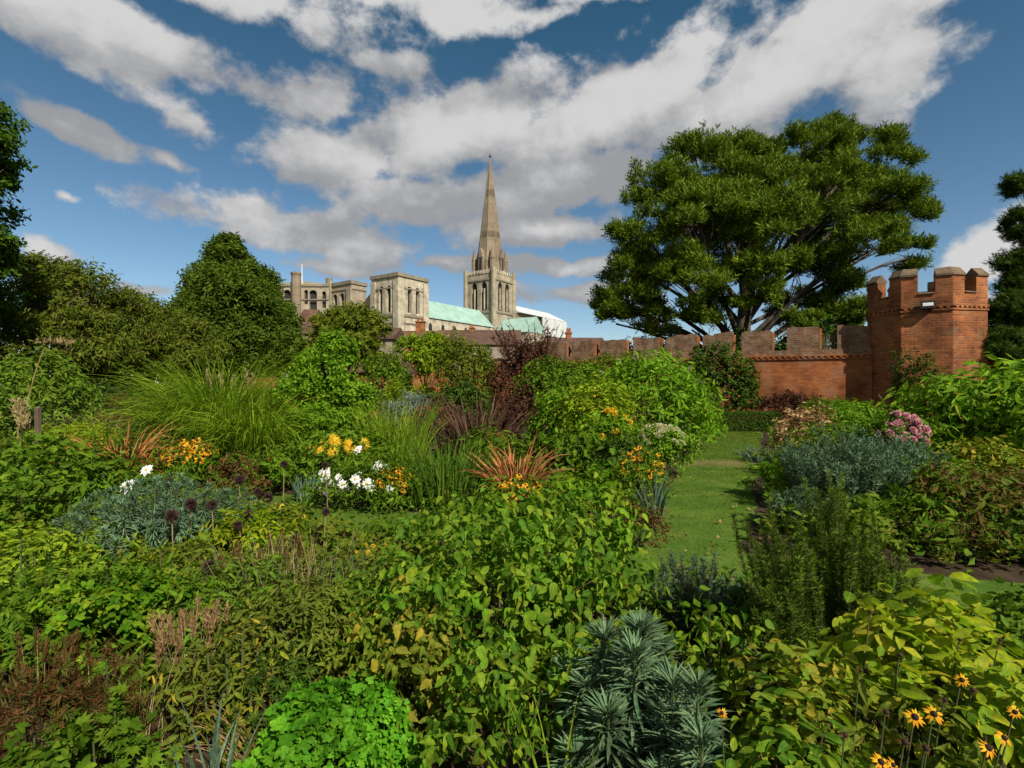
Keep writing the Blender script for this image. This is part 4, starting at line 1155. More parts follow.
def spurge(name, label, cat, px, Y, w, top, ns=14, ls=.10, mat='teal', group=None, leafw='SPURGE', per=90, head=.5, lean=.75, dep=1., rg=None):
    """upright stems clothed in whorls of narrow leaves"""
    rg = rg or rng(); X, H, R = place(px, Y, w, top)
    t = thing(name, label, cat, (X, Y, 0), group=group)
    mb = MB(); sb = MB(); T = globals()[leafw]
    for i in range(ns):
        a = i * 2.4 + rg.normal(0, .2); r = math.sqrt((i + .5) / ns)
        tip = np.array([R * r * math.cos(a) * .88, R * r * math.sin(a) * .88 * dep, (H - ls * .35) * (1 - .45 * r * r + rg.normal(0, .06))])
        tip[2] = max(tip[2], .12)
        base = np.array([tip[0] * (1 - lean), tip[1] * (1 - lean), -.02])
        c = np.array([tip[0] * .95, tip[1] * .95, tip[2] * .45])
        tube(sb, bez(base, c, tip, 6), .008, .005, 5)
        u = 1 - head * rg.random(per) ** 1.25
        u[:per // 6] = 1 - .04 * rg.random(per // 6)
        pts = (1 - u)[:, None] ** 2 * base + 2 * (u * (1 - u))[:, None] * c + (u ** 2)[:, None] * tip
        tan = norm(2 * (1 - u)[:, None] * (c - base) + 2 * u[:, None] * (tip - c))
        p1 = norm(np.cross(tan, [0.3, .5, .1])); p2 = np.cross(tan, p1)
        ph = np.arange(per) * 2.39996 + rg.normal(0, .15, per)
        up = np.clip((u - (1 - head)) / head, 0, 1)
        el = -.85 + 1.95 * up ** 1.3 + rg.normal(0, .12, per)
        D = (np.cos(ph)[:, None] * p1 + np.sin(ph)[:, None] * p2) * np.cos(el)[:, None] + tan * np.sin(el)[:, None]
        S = ls * (.75 + .35 * rg.random(per)) * (1 - .35 * up ** 4)
        scatter(mb, T, pts, D, tan + rg.normal(0, .1, (per, 3)), S)
    mb.build('foliage', LM[mat], t); sb.build('stems', M['stem'], t)
    t['_RH'] = (R, H)
    return t

def spikes(name, label, cat, px, Y, w, top, ns=26, ls=.03, mat='rosemary', per=170, lean=(0, 0), spread=.5, group=None, start=.15, needle=.075, bark='twig'):
    """rosemary: upright wands set all along with needles"""
    rg = rng(); X, H, R = place(px, Y, w, top)
    t = thing(name, label, cat, (X, Y, 0), group=group)
    mb = MB(); sb = MB()
    for i in range(ns):
        a = i * 2.4; r = math.sqrt((i + .5) / ns)
        hh = H * (1 - .35 * r + rg.normal(0, .10)) * rg.uniform(.75, 1.02)
        tip = np.array([R * r * math.cos(a) + lean[0] * hh, R * r * math.sin(a) + lean[1] * hh, hh])
        base = np.array([R * r * math.cos(a) * spread, R * r * math.sin(a) * spread, -.02])
        c = base * .4 + tip * .6 + np.array([rg.normal(0, .03), rg.normal(0, .03), -.05 * hh])
        tube(sb, bez(base, c, tip, 6), .005, .0025, 4)
        u = start + (1 - start) * rg.random(per)
        pts = (1 - u)[:, None] ** 2 * base + 2 * (u * (1 - u))[:, None] * c + (u ** 2)[:, None] * tip
        tan = norm(2 * (1 - u)[:, None] * (c - base) + 2 * u[:, None] * (tip - c))
        p1 = norm(np.cross(tan, [0.3, .5, .1])); p2 = np.cross(tan, p1)
        ph = rg.uniform(0, 6.3, per)
        el = .75 + rg.normal(0, .25, per)
        D = (np.cos(ph)[:, None] * p1 + np.sin(ph)[:, None] * p2) * np.cos(el)[:, None] + tan * np.sin(el)[:, None]
        scatter(mb, T_dia(needle, .02, .1), pts, D, tan + rg.normal(0, .2, (per, 3)), ls * (.6 + .7 * rg.random(per)))
    mb.build('foliage', LM[mat], t); sb.build('stems', M[bark], t)
    t['_RH'] = (R, H)
    return t

# ---- flower meshes (diameter 1, facing +z) ----------------------------------
def daisy(name, petal, npet=13, w=.13, droop=.18, disc=.17, dome_h=.16, discmat='seedhead', double=False, seed=1):
    rg = np.random.default_rng(seed); mb = MB()
    for ring in range(2 if double else 1):
        a = np.arange(npet) * 2 * PI / npet + ring * .24 + rg.normal(0, .08, npet)
        D = np.stack([np.cos(a), np.sin(a), np.full(npet, -.12 + ring * .28) + rg.normal(0, .12, npet)], 1)
        scatter(mb, T_oval(w, .02, droop), D * np.array([.08, .08, 0]), D, np.tile([0, 0, 1.], (npet, 1)) + rg.normal(0, .15, (npet, 3)), np.full(npet, .44 - ring * .1) * rg.uniform(.85, 1.1, npet))
    # disc dome
    V = []; Fc = []
    for i in range(4):
        e = i / 4 * PI / 2
        for j in range(8): V.append((disc * math.cos(e) * math.cos(j * PI / 4), disc * math.cos(e) * math.sin(j * PI / 4), .01 + dome_h * math.sin(e)))
    V.append((0, 0, .01 + dome_h))
    for i in range(3):
        for j in range(8): Fc.append((i * 8 + j, i * 8 + (j + 1) % 8, i * 8 + 8 + (j + 1) % 8, i * 8 + 8 + j))
    for j in range(8): Fc.append((24 + j, 24 + (j + 1) % 8, 32))
    mb.add(V, Fc, 1)
    return mb.mesh(name, [LM[petal], M[discmat] if discmat in M else LM[discmat]])
def ballhead(name, mats, n=110, r=.5, T=None, seed=2, squash=1.):
    rg = np.random.default_rng(seed); mb = MB()
    d = norm(rg.normal(0, 1, (n, 3)))
    scatter(mb, T or TUFT, d * r * .25, d, rg.normal(0, 1, (n, 3)), r * .72 * rg.uniform(.7, 1.1, n))
    for ch in [mb.v]: ch[0] = ch[0] * np.array([1, 1, squash])
    return mb.mesh(name, [LM[mats]])
def umbel(name, mat, n=60, seed=3, h=.25):
    rg = np.random.default_rng(seed); mb = MB()
    a = rg.uniform(0, 6.3, n); r = .5 * np.sqrt(rg.random(n))
    P = np.stack([r * np.cos(a), r * np.sin(a), h * (1 - (r / .5) ** 2) * .6 + rg.normal(0, .02, n)], 1)
    D = np.stack([np.cos(a) * .5, np.sin(a) * .5, np.full(n, 1.)], 1) + rg.normal(0, .4, (n, 3))
    scatter(mb, T_tuft(5, .22, 4), P, D, rg.normal(0, 1, (n, 3)), .16 * rg.uniform(.7, 1.2, n))
    return mb.mesh(name, [LM[mat]])
FM = {
    'rud': [daisy('rudbeckia_head', 'orange_petal', 12, .15, .22, .17, .2, seed=s) for s in (1, 2, 3)],
    'sun': [daisy('yellow_daisy_head', 'yellow_petal', 14, .13, .1, .2, .1, seed=s) for s in (4, 5)],
    'white': [daisy('white_flower_head', 'white_petal', 8, .30, .05, .1, .06, 'yellow_petal', True, seed=s) for s in (6, 7)],
    'inula': [daisy('shaggy_yellow_head', 'yellow_petal', 26, .05, .5, .12, .08, 'orange_petal', True, seed=s) for s in (8, 9)],
    'aster': [daisy('lilac_aster_head', 'lilac_petal', 14, .1, .05, .13, .06, 'yellow_petal', seed=s) for s in (10, 11)],
    'red': [ballhead('red_flower_head', 'red_petal', 30, .5, T_tuft(5, .2, 6), 12)],
    'coralf': [ballhead('coral_flower_head', 'coral', 30, .5, T_tuft(5, .2, 6), 13)],
    'allium': [ballhead('allium_head', 'seed', 120, .5, T_tuft(5, .10, 7), s) for s in (14, 15)],
    'pink': [ballhead('pink_flower_head', 'pink_petal', 60, .5, T_tuft(6, .25, 8), s, .7) for s in (16, 17)],
    'sedum': [umbel('stonecrop_head', 'cream_petal', 60, s) for s in (18, 19)],
    'goldf': [ballhead('golden_flower_head', 'yellow_petal', 50, .5, T_tuft(6, .2, 8), s, .8) for s in (20, 21)],
    'dryd': [daisy('faded_daisy_head', 'rust', 9, .12, .7, .2, .22, seed=s) for s in (22, 23)],
    'plumf': [ballhead('cream_plume', 'cream_petal', 40, .5, T_tuft(6, .12, 8), 24, 2.0)],
}
def flower_at(t, kind, loc, size, face, rg, name='flower'):
    o = bpy.data.objects.new(name, FM[kind][int(rg.integers(len(FM[kind])))])
    COL.objects.link(o); o.parent = t
    o.location = loc; o.scale = (size,) * 3
    o.rotation_euler = Vector(face).to_track_quat('Z', 'Y').to_euler()
    return o
def bloom(t, kind, n, size, lift=.06, region=(0, 1), zone=None, facing=(0, -.5, .8), stem=True, spread=.9, name='flower', zvar=0.):
    """flower heads standing on stems just above the plant's own foliage"""
    rg = rng(); R, H = t['_RH']
    sb = MB()
    for i in range(n):
        a = rg.uniform(0, 2 * PI) if zone is None else rg.uniform(*zone)
        r = R * spread * math.sqrt(rg.random())
        z = H * (.42 + .58 * math.sqrt(max(.02, 1 - (r / R) ** 2))) + lift * rg.uniform(.3, 1.3)
        z *= 1 - zvar * rg.random()
        p = np.array([r * math.cos(a), r * math.sin(a), z])
        f = np.array(facing) + np.array([math.cos(a), math.sin(a), 0]) * .5 + rg.normal(0, .3, 3)
        flower_at(t, kind, p, size * rg.uniform(.75, 1.15), f, rg, name)
        if stem: tube(sb, bez(p * [.75, .75, 0] + [0, 0, z * .3], p * [.95, .95, .7], p - np.array([0, 0, size * .05]), 4), .0035, .0025, 4)
    if stem: sb.build('flower_stems', M['stem'], t)
    return t

# ---- trees -----------------------------------------------------------------
def tree(name, label, cat, px, Y, lobes, leaf, ls, mat, pads=20, per=40, trunk_r=.3, split=.3, flat=.6, bark='bark', droop=.1, up=.5, k=7, group=None,
         base_z=0., shell=.5, limb_r=.1, top_bias=.2, padr=.36, twigs=True, inner=0, trunk_top=None, spread=.9, lean=0):
    """lobes: (px, py, r_px, dY) – crown masses at their own depths"""
    rg = rng(); X = gx(px, Y)
    t = thing(name, label, cat, (X, Y, 0), group=group)
    T = globals()[leaf]
    Ls = []
    for (lx, ly, lr, dy) in lobes:
        YY = Y + dy; Ls.append((np.array([gx(lx, YY) - X, dy, gz(ly, YY)]), lr / F * YY))
    zmin = min(c[2] - r for c, r in Ls)
    zmax = max(c[2] + r for c, r in Ls)
    zs = base_z + (zmax - base_z) * split
    mb = MB(); lb = MB(); fb = MB()
    top = np.array(trunk_top) if trunk_top is not None else np.array([lean, 0, base_z + (zmax - base_z) * .8])
    axis = bez((0, 0, base_z - .1), (lean * .2, 0, zs), top, 12)
    rr = np.linspace(trunk_r, trunk_r * .18, 12); rr[0] *= 1.35
    tube(mb, axis, rr, None, 9)
    padC = []; padO = []; padR = []
    for (c, r) in Ls:
        n = max(4, int(pads * (r / np.mean([q for _, q in Ls])) ** 1.6))
        d = norm(rg.normal(0, 1, (n, 3)) + np.array([0, 0, top_bias]))
        q = (1 - shell) + shell * rg.random(n) ** .6
        C = c + d * (q * r)[:, None] * np.array([1, 1, .9])
        padC.append(C); padO.append(d); padR.append(np.full(n, r * padr) * rg.uniform(.7, 1.25, n))
        # limb from the trunk to the lobe
        j = min(10, max(2, int(11 * np.clip((c[2] * .55 - base_z) / (top[2] - base_z), .1, .85))))
        b = axis[j]
        mid = b * .5 + c * .5 + np.array([0, 0, (.12 if c[2] < top[2] * .75 else -.06) * np.linalg.norm(c - b)])
        pl = bez(b, mid, c, 7)
        lr0 = min(rr[j] * .8, limb_r * (.6 + .5 * r / np.mean([q for _, q in Ls])))
        tube(lb, pl, lr0, lr0 * .4, 6)
        if twigs:
            for m_ in range(n):
                s = pl[int(rg.integers(3, 7))]
                e = C[m_]
                tube(lb, bez(s, s * .5 + e * .5 + np.array([0, 0, .05]), e, 4), lr0 * .22, lr0 * .06, 4)
    padC = np.concatenate(padC); padO = np.concatenate(padO); padR = np.concatenate(padR)
    n = len(padC)
    d = norm(rg.normal(0, 1, (n, per, 3))); d[..., 2] = d[..., 2] * 1.0
    q = rg.random((n, per, 1)) ** .45
    P = padC[:, None] + d * q * padR[:, None, None] * np.array([1, 1, flat])
    O = norm(padO[:, None] * .6 + d * .7 + np.array([0, 0, .15]))
    leaf_cloud(fb, rg, P.reshape(-1, 3), T, ls, k, up, droop, 1.6, O.reshape(-1, 3), spread)
    mb.build('trunk', M[bark], t, smooth=True)
    lb.build('limbs', M[bark], t, smooth=True)
    fb.build('crown', LM[mat], t)
    return t
# ------------------------------------------------------------------ trees
tree('pine_tree', 'huge spreading pine with many forking limbs standing behind the battlemented wall', 'tree', 740, 28,
     [(664, 200, 34, 0), (652, 245, 34, -1.5), (625, 290, 26, -1), (642, 312, 24, -2), (614, 308, 18, 0), (700, 172, 34, 1), (700, 228, 38, -3), (690, 288, 32, -3), (742, 162, 28, 1), (740, 195, 34, -2), (765, 225, 38, -3), (755, 280, 28, -3), (790, 158, 26, 0), (826, 148, 26, 1), (864, 150, 28, 1), (888, 172, 22, 0), (825, 195, 36, -2), (876, 205, 32, 0), (908, 225, 24, 1), (868, 252, 32, -2.5), (908, 258, 18, -0.5), (815, 280, 32, -2), (735, 215, 40, 5), (830, 220, 42, 5), (685, 250, 38, 4), (616, 324, 14, -1.5), (780, 245, 40, 4), (848, 288, 20, -1), (720, 310, 22, -2.5), (660, 326, 16, -2), (790, 312, 20, 2), (830, 305, 16, -1), (640, 275, 28, 3), (770, 190, 30, -1), (692, 330, 13, -2.5), (800, 328, 15, -2.5), (850, 316, 15, -2)],
     'NEEDLE', .27, 'pine', pads=12, per=42, trunk_r=.6, split=.3, flat=.5, bark='bark_pale', droop=-.35, up=1.0, k=17, shell=.45, limb_r=.13, top_bias=.3, padr=.40, spread=.85,
     trunk_top=(.8, 0, 11.5))
tree('evergreen_tree', 'broad rounded dark evergreen standing left of the cathedral front', 'tree', 230, 30,
     [(231, 266, 20, 0), (212, 290, 22, -1), (252, 288, 22, -.5), (232, 306, 36, -2.5), (194, 322, 24, 0), (268, 320, 24, 0), (232, 350, 42, -2.5), (200, 358, 34, -1), (266, 356, 32, -1), (229, 248, 9, 0)],
     'DIAL', .26, 'yew', pads=90, per=26, trunk_r=.32, split=.2, flat=.8, droop=.05, up=.9, k=5, shell=.6, limb_r=.1, padr=.30)
tree('drooping_tree', 'large dark drooping tree with layered branches at the far left', 'tree', 60, 17,
     [(30, 300, 44, 0), (80, 306, 44, -1), (20, 345, 44, -1.5), (75, 350, 46, -2), (110, 330, 34, 0), (65, 276, 12, 0), (45, 280, 20, 0)],
     'DIAL', .16, 'droop', pads=40, per=20, trunk_r=.22, split=.25, flat=.5, droop=.5, up=.25, k=6, shell=.45, limb_r=.08, padr=.34)
tree('drooping_tree', 'lower drooping tree with browning tips, between the big left tree and the round evergreen', 'tree', 150, 19,
     [(135, 325, 32, 0), (165, 335, 30, 0), (140, 360, 38, -1.5), (185, 352, 30, 0), (115, 372, 30, -1.5), (190, 372, 24, -1)],
     'DIAL', .17, 'droop', pads=36, per=18, trunk_r=.18, split=.25, flat=.5, droop=.55, up=.2, k=6, shell=.45, limb_r=.07, padr=.34)
tree('leafy_tree', 'near leafy tree whose dark branches hang into the top left corner', 'tree', -70, 12.5,
     [(-38, 125, 42, 0), (0, 150, 18, -.4), (-52, 190, 46, 0), (2, 172, 13, 0), (-34, 250, 34, 0), (-4, 238, 16, -.3), (0, 262, 12, 0), (-100, 160, 70, 2), (-90, 260, 60, 1), (-40, 300, 36, .5)],
     'OVAL', .12, 'oak', pads=30, per=22, trunk_r=.26, split=.3, flat=.6, droop=.35, up=.3, k=6, shell=.5, limb_r=.08, padr=.36)
tree('conifer_tree', 'dark blue green conifer with hanging boughs at the right edge', 'tree', 1062, 19.5,
     [(1050, 178, 10, 0), (1022, 186, 9, -.5), (1066, 215, 22, 0), (1026, 225, 14, -.6), (1062, 255, 30, 0), (1022, 268, 16, -.5), (1052, 300, 34, 0), (1010, 312, 16, -1), (1050, 345, 40, 0), (1004, 346, 18, -1), (1066, 150, 9, 0), (1016, 290, 12, -.6)],
     'FEATHER', .17, 'deep', pads=30, per=22, trunk_r=.24, split=.3, flat=.45, droop=.35, up=.2, k=5, shell=.5, limb_r=.07, padr=.38)
tree('bay_tree', 'pale green tree peeping over the wall between the pine and the turret', 'tree', 838, 31, [(830, 318, 26, 0), (855, 322, 20, 0), (812, 326, 18, 0)], 'OVAL', .2, 'bright', pads=20, per=14, k=6)
tree('mulberry_tree', 'small yellow green tree in front of the weathered stone towers', 'tree', 345, 21,
     [(338, 330, 20, 0), (362, 326, 16, -.3), (325, 346, 22, 0), (350, 350, 24, -.5), (370, 338, 12, 0)], 'PALM', .22, 'olive', pads=18, per=12, trunk_r=.09, k=4, limb_r=.04, flat=.7)
tree('lollipop_tree', 'small clipped light green tree over the gate between the brick piers', 'tree', 425, 20.5,
     [(412, 352, 15, 0), (432, 350, 16, -.2), (446, 356, 12, 0), (424, 362, 15, -.3)], 'OVAL', .12, 'lime', pads=20, per=14, trunk_r=.07, k=6, limb_r=.03, flat=.8)
leafy('magnolia_shrub', 'olive green shrub just left of the purple smoke bush', 'shrub', 466, 17, 66, 333, 'OVAL', .11, 'olive', 2.6, stem='twig', sr=.012)
leafy('lilac_bush', 'mid green bush hiding the roofs just left of the clipped light green tree', 'shrub', 388, 19, 44, 344, 'OVAL', .12, 'mid', 2.6, stem='twig', sr=.012)
t = leafy('smoke_bush', 'purple smoke bush with feathery twigs standing up against the green roofs', 'shrub', 527, 16, 70, 334, 'DIA', .11, 'purple', 2.0, stem='twig', sr=.014, lump=.3, shell=.5)
def wisps(t, n, L, mat, zone=.8, up=1.4):
    rg = rng(); R, H = t['_RH']; mb = MB()
    for i in range(n):
        a = rg.uniform(0, 6.3); r = R * zone * math.sqrt(rg.random())
        p = np.array([r * math.cos(a), r * math.sin(a), H * .78])
        d = norm(np.array([math.cos(a) * .5, math.sin(a) * .5, up]) + rg.normal(0, .25, 3))
        e = p + d * L * rg.uniform(.6, 1.2)
        tube(mb, [p, p * .5 + e * .5 + rg.normal(0, .04, 3), e], .014, .005, 4)
        m = 16
        u = rg.random(m)
        scatter(mb, DIAN, p + (e - p) * u[:, None], rg.normal(0, .6, (m, 3)) + d, rg.normal(0, 1, (m, 3)), .16 * rg.uniform(.6, 1.2, m))
    mb.build('bare_twigs', LM[mat], t)
wisps(t, 46, 1.0, 'purple')
leafy('rose_bush', 'glossy green climbing rose bush right of the purple smoke bush', 'shrub', 562, 15, 96, 352, 'OVAL', .10, 'mid', 3, stem='twig', sr=.01)
leafy('rose_bush', 'sprawling rose bush rising along the battlemented wall behind the bright shrub', 'shrub', 612, 18.5, 90, 350, 'OVAL', .10, 'olive', 2.6, stem='twig', sr=.01)
leafy('wall_shrub', 'dark glossy shrub leaning against the red brick wall beyond the lawn', 'shrub', 715, 20.7, 104, 354, 'ROUND', .12, 'deep', 3.2, depth=.4, stem='twig', sr=.012, lump=.3)
leafy('wall_shrub', 'small purple brown shrub at the foot of the sunlit brick wall', 'shrub', 792, 20.3, 56, 394, 'DIA', .10, 'purple', 3, stem='twig')
leafy('wall_shrub', 'low green shrub at the wall foot right of the purple brown one', 'shrub', 836, 18.2, 64, 402, 'LONG', .12, 'mid', 3)
leafy('wall_shrub', 'leafy green shrub close to the left face of the turret', 'shrub', 856, 15.5, 50, 406, 'LONG', .14, 'bright', 3)
leafy('climbing_shrub', 'dark thin climber growing up the front face of the turret', 'shrub', 915, 17.6, 44, 356, 'OVAL', .09, 'deep', 2.2, stem='twig', lump=.35)
leafy('fig_bush', 'big leafy bush in full sun under the conifer at the right edge', 'shrub', 985, 9.6, 150, 372, 'LONG', .20, 'bright', 3.2, k=7, droop=.45, stem='twig', sr=.012, lump=.28, extra=[('LONG', .19, 'lime', .3)])
leafy('fig_bush', 'second big leafy bush, running out of the frame at the right edge', 'shrub', 1060, 8.6, 150, 380, 'LONG', .20, 'bright', 3.0, k=7, droop=.45, stem='twig', sr=.012, lump=.28)

leafy('yew_bush', 'dark evergreen bush seen through the battlement gaps left of the pine trunk', 'shrub', 655, 27.5, 110, 342, 'DIA', .2, 'dark_ever', 3, lump=.3)
leafy('yew_bush', 'dark evergreen bush behind the wall around the foot of the pine', 'shrub', 735, 26.5, 90, 338, 'DIA', .2, 'deep', 3, lump=.3)
leafy('yew_bush', 'dark evergreen bush behind the wall below the pale green tree', 'shrub', 808, 25.5, 90, 334, 'DIA', .2, 'dark_ever', 3, lump=.3)
def hedge(name, label, x0, x1, y0, y1, h, mat, ls=.045, n=9000):
    rg = rng(); t = thing(name, label, 'hedge', ((x0 + x1) / 2, (y0 + y1) / 2, 0))
    a, b = (x1 - x0) / 2, (y1 - y0) / 2
    P = rg.uniform(-1, 1, (n, 3)) * [a, b, .5] + [0, 0, .5]
    ax = rg.integers(0, 4, n)
    P[ax == 0, 2] = 1; P[ax == 1, 1] = -b; P[ax == 2, 1] = b; s = rg.choice([-1, 1], n); P[ax == 3, 0] = (s * a)[ax == 3]
    O = np.zeros((n, 3)); O[ax == 0, 2] = 1; O[ax == 1, 1] = -1; O[ax == 2, 1] = 1; O[ax == 3, 0] = s[ax == 3]
    P[:, 2] *= h; P += rg.normal(0, .025, P.shape) - O * .03
    mb = MB(); leaf_cloud(mb, rg, P, DIA, ls, 3, .3, .05, 1.6, O)
    mb.build('foliage', LM[mat], t)
    mb = MB(); 
    for i in range(30): 
        x = rg.uniform(-a * .95, a * .95); tube(mb, [(x, rg.uniform(-.1, .1), -.02), (x + rg.normal(0, .06), rg.uniform(-b, b) * .8, h * .9)], .02, .008, 4)
    mb.build('stems', M['twig'], t)
hedge('box_hedge', 'low clipped box hedge closing the far end of the lawn path', 5.9, 9.6, 18.3, 19.1, .62, 'deep', .05, 9000)

# ------------------------------------------------------------------ left back beds
leafy('bamboo_clump', 'pale green weeping bamboo mound at the left edge', 'shrub', 32, 11, 96, 360, 'DIAL', .15, 'blade', 3.0, droop=.6, up=.5, k=6, lump=.15)
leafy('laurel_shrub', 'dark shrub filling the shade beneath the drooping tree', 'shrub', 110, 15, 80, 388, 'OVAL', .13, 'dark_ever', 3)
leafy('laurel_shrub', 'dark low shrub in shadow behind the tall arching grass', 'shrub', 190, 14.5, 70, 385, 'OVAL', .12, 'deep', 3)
blades('feather_grass_clump', 'beige feathery grass mound beside the orange leaved sedge', 'grass clump', 100, 9.6, 54, 402, 420, .006, 'straw', (.1, .9), 1.3, .5)
blades('flax_clump', 'orange copper leaved flax clump in the left bed', 'flax', 122, 7.9, 50, 409, 130, .045, 'copper', (.15, .8), 1.9, .4)
leafy('goldenrod_clump', 'yellow green feathery clump beside the orange copper flax', 'flower clump', 68, 8.6, 76, 428, 'DIAN', .11, 'lime', 3.0, k=12, up=1.0, extra=[('DIAN', .08, 'yellow', .35)])
t = leafy('dahlia_clump', 'large dark green leafy clump at the left edge, with no open flowers', 'flower clump', 40, 6.3, 170, 450, 'OVAL', .10, 'mid', 2.6, k=6, lump=.2, droop=.3)
t = leafy('phlox_clump', 'green leafy clump carrying white blooms at the left', 'flower clump', 130, 6.6, 90, 474, 'LONG', .09, 'mid', 2.5)
bloom(t, 'white', 3, .13, .08)
leafy('smokeweed_clump', 'hazy pinkish seed heads behind the beige grass', 'flower clump', 138, 11, 60, 400, 'DIAN', .10, 'rust', 2, k=10, up=1)
t = leafy('coneflower_clump', 'orange coneflowers in a tight mound before the arching grass', 'flower clump', 187, 8.4, 62, 450, 'LONG', .09, 'mid', 2.6)
bloom(t, 'rud', 95, .14, .16, zvar=.15)
t = leafy('crocosmia_clump', 'thin green clump with a few scarlet flowers by the orange copper flax', 'flower clump', 156, 9.2, 60, 436, 'DIAN', .16, 'blade_dark', 2.6, up=1.1)
bloom(t, 'red', 12, .09, .08)
blades('maiden_grass_clump', 'large arching maiden grass fountain with pale plumes', 'grass clump', 222, 10.2, 92, 374, 1100, .022, 'blade_lime', (.02, .40), 2.3, .5, plume=(7, 'straw', .25, 1.04), tall=1.35)
blades('maiden_grass_clump', 'shorter arching grass fountain right of the large plumed one', 'grass clump', 256, 9.4, 66, 400, 640, .022, 'blade_lime', (.02, .45), 2.4, .45, tall=1.35)
blades('maiden_grass_clump', 'low arching grass tuft left of the large plumed one', 'grass clump', 185, 10.0, 60, 398, 420, .02, 'blade_lime', (.02, .4), 2.2, .45, tall=1.3)
tree('young_fig', 'tall leafy shrub rising between the arching grass and the mulberry', 'shrub', 325, 10.5,
     [(328, 372, 24, 0), (300, 398, 24, -.2), (352, 400, 22, 0), (318, 430, 30, -.4), (336, 350, 14, 0), (305, 368, 12, .2), (350, 430, 22, -.2)], 'OVAL', .085, 'bright', pads=26, per=16, trunk_r=.04, split=.2, k=6, limb_r=.02, flat=.8, bark='bark')
t = leafy('inula_clump', 'green clump with shaggy yellow flowers beneath the tall leafy shrub', 'flower clump', 348, 8.2, 84, 436, 'OVAL', .11, 'mid', 2.6)
bloom(t, 'inula', 10, .28, .08, facing=(0, -.9, .6), zvar=.3, zone=(-PI, 0))
blades('reed_grass_clump', 'tall light green upright grass stand in the middle bed', 'grass clump', 395, 9.0, 80, 400, 320, .02, 'blade_lime', (.02, .35), .8, .7)
blades('reed_grass_clump', 'lower light green grass in front of the garden outbuilding', 'grass clump', 365, 10.6, 70, 402, 240, .02, 'blade', (.02, .5), 1.0, .7)
leafy('conifer_bush', 'small golden upright conifer before the outbuilding wall', 'shrub', 394, 13, 15, 381, 'DIAN', .12, 'lime', 4, k=8, up=1.6, lump=.1)
leafy('round_bush', 'yellow green rounded bush seen through the gate', 'shrub', 423, 17.5, 34, 384, 'OVAL', .09, 'lime', 3.5, lump=.1)
leafy('catmint_clump', 'grey green low clump in front of the gate piers', 'shrub', 414, 13, 60, 398, 'DIAN', .12, 'silver', 2.6, k=9)
leafy('rose_bush', 'dark leafy bush between the right gate pier and the bronze flax', 'shrub', 462, 13, 60, 380, 'OVAL', .10, 'deep', 3, stem='twig')
t = leafy('dahlia_clump', 'dark leaved clump with orange and coral blooms left of the bronze flax', 'flower clump', 432, 10.5, 62, 408, 'LONG', .10, 'bronze', 2.4)
bloom(t, 'coralf', 14, .12, .06)
blades('flax_clump', 'dark bronze flax with upright sword leaves in the middle bed', 'flax', 478, 9.6, 80, 396, 110, .05, 'bronze', (.05, .6), .7, .35)
leafy('purple_bush', 'small purple leaved bush under the smoke bush', 'shrub', 520, 12.5, 40, 392, 'DIA', .09, 'purple', 3)
blades('flag_clump', 'dark green sword leaves standing upright in the centre of the garden', 'iris', 447, 7.2, 96, 440, 230, .026, 'blade_dark', (.02, .42), .6, .8)
t = leafy('montbretia_clump', 'pinkish red flowered clump right of the dark sword leaves', 'flower clump', 492, 8.6, 60, 436, 'DIAL', .12, 'mid', 2.4, up=.9)
bloom(t, 'coralf', 8, .09, .06)
blades('flax_clump', 'bright coral pink flax with arching striped leaves near the centre', 'flax', 516, 6.8, 66, 438, 110, .045, 'coral', (.05, .6), 1.3, .3)
blades('sedge_clump', 'short copper sedge tuft hugging the coral flax', 'grass clump', 545, 7.2, 44, 462, 60, .025, 'copper', (.2, 1.0), 1.5, .3)
leafy('euonymus_shrub', 'light green shrub right of the bronze flax', 'shrub', 566, 10.6, 74, 392, 'LONG', .12, 'bright', 3, up=.8)
leafy('euonymus_shrub', 'lime green shrub with golden tips behind the centre bed', 'shrub', 592, 9.8, 70, 384, 'DIAL', .13, 'lime', 3, up=.9, extra=[('DIAL', .1, 'yellow', .12)])
t = leafy('goldenrod_clump', 'clump with soft golden flower heads beside the big bright shrub', 'flower clump', 610, 9.0, 54, 414, 'LONG', .10, 'bright', 2.6)
bloom(t, 'goldf', 16, .16, .06)
leafy('hydrangea_shrub', 'big bright green shrub with white tips left of the lawn', 'shrub', 648, 12, 124, 358, 'LONG', .17, 'bright', 3.2, k=7, lump=.2, sr=.01)
bloom(bpy.data.objects[[o.name for o in bpy.data.objects if o.name.startswith('hydrangea_shrub')][-1]], 'plumf', 16, .12, .1)
leafy('hydrangea_shrub', 'bright green low shrub spilling onto the far lawn edge', 'shrub', 690, 13.2, 54, 398, 'LONG', .14, 'bright', 3, lump=.2)
t = leafy('stonecrop_clump', 'mound of flat cream stonecrop heads at the lawn edge', 'flower clump', 662, 9.6, 56, 428, 'OVAL', .07, 'bright', 3, k=7)
bloom(t, 'sedum', 46, .15, .05, facing=(0, -.2, 1), stem=True)
leafy('peony_clump', 'dark leafy clump below the lime green shrub', 'flower clump', 575, 8.6, 80, 430, 'OVAL', .10, 'mid', 2.8)
leafy('peony_clump', 'dark green leafy clump left of the cream stonecrop', 'flower clump', 626, 8.2, 60, 440, 'OVAL', .10, 'deep', 2.8)
t = leafy('coneflower_clump', 'yellow orange coneflowers along the left edge of the lawn', 'flower clump', 640, 7.2, 52, 456, 'LONG', .08, 'mid', 2.4)
bloom(t, 'rud', 56, .095, .12, zvar=.3)
t = leafy('coneflower_clump', 'orange coneflowers directly below the coral flax', 'flower clump', 516, 6.2, 66, 486, 'LONG', .09, 'mid', 2.4)
bloom(t, 'rud', 54, .10, .12, zvar=.2)
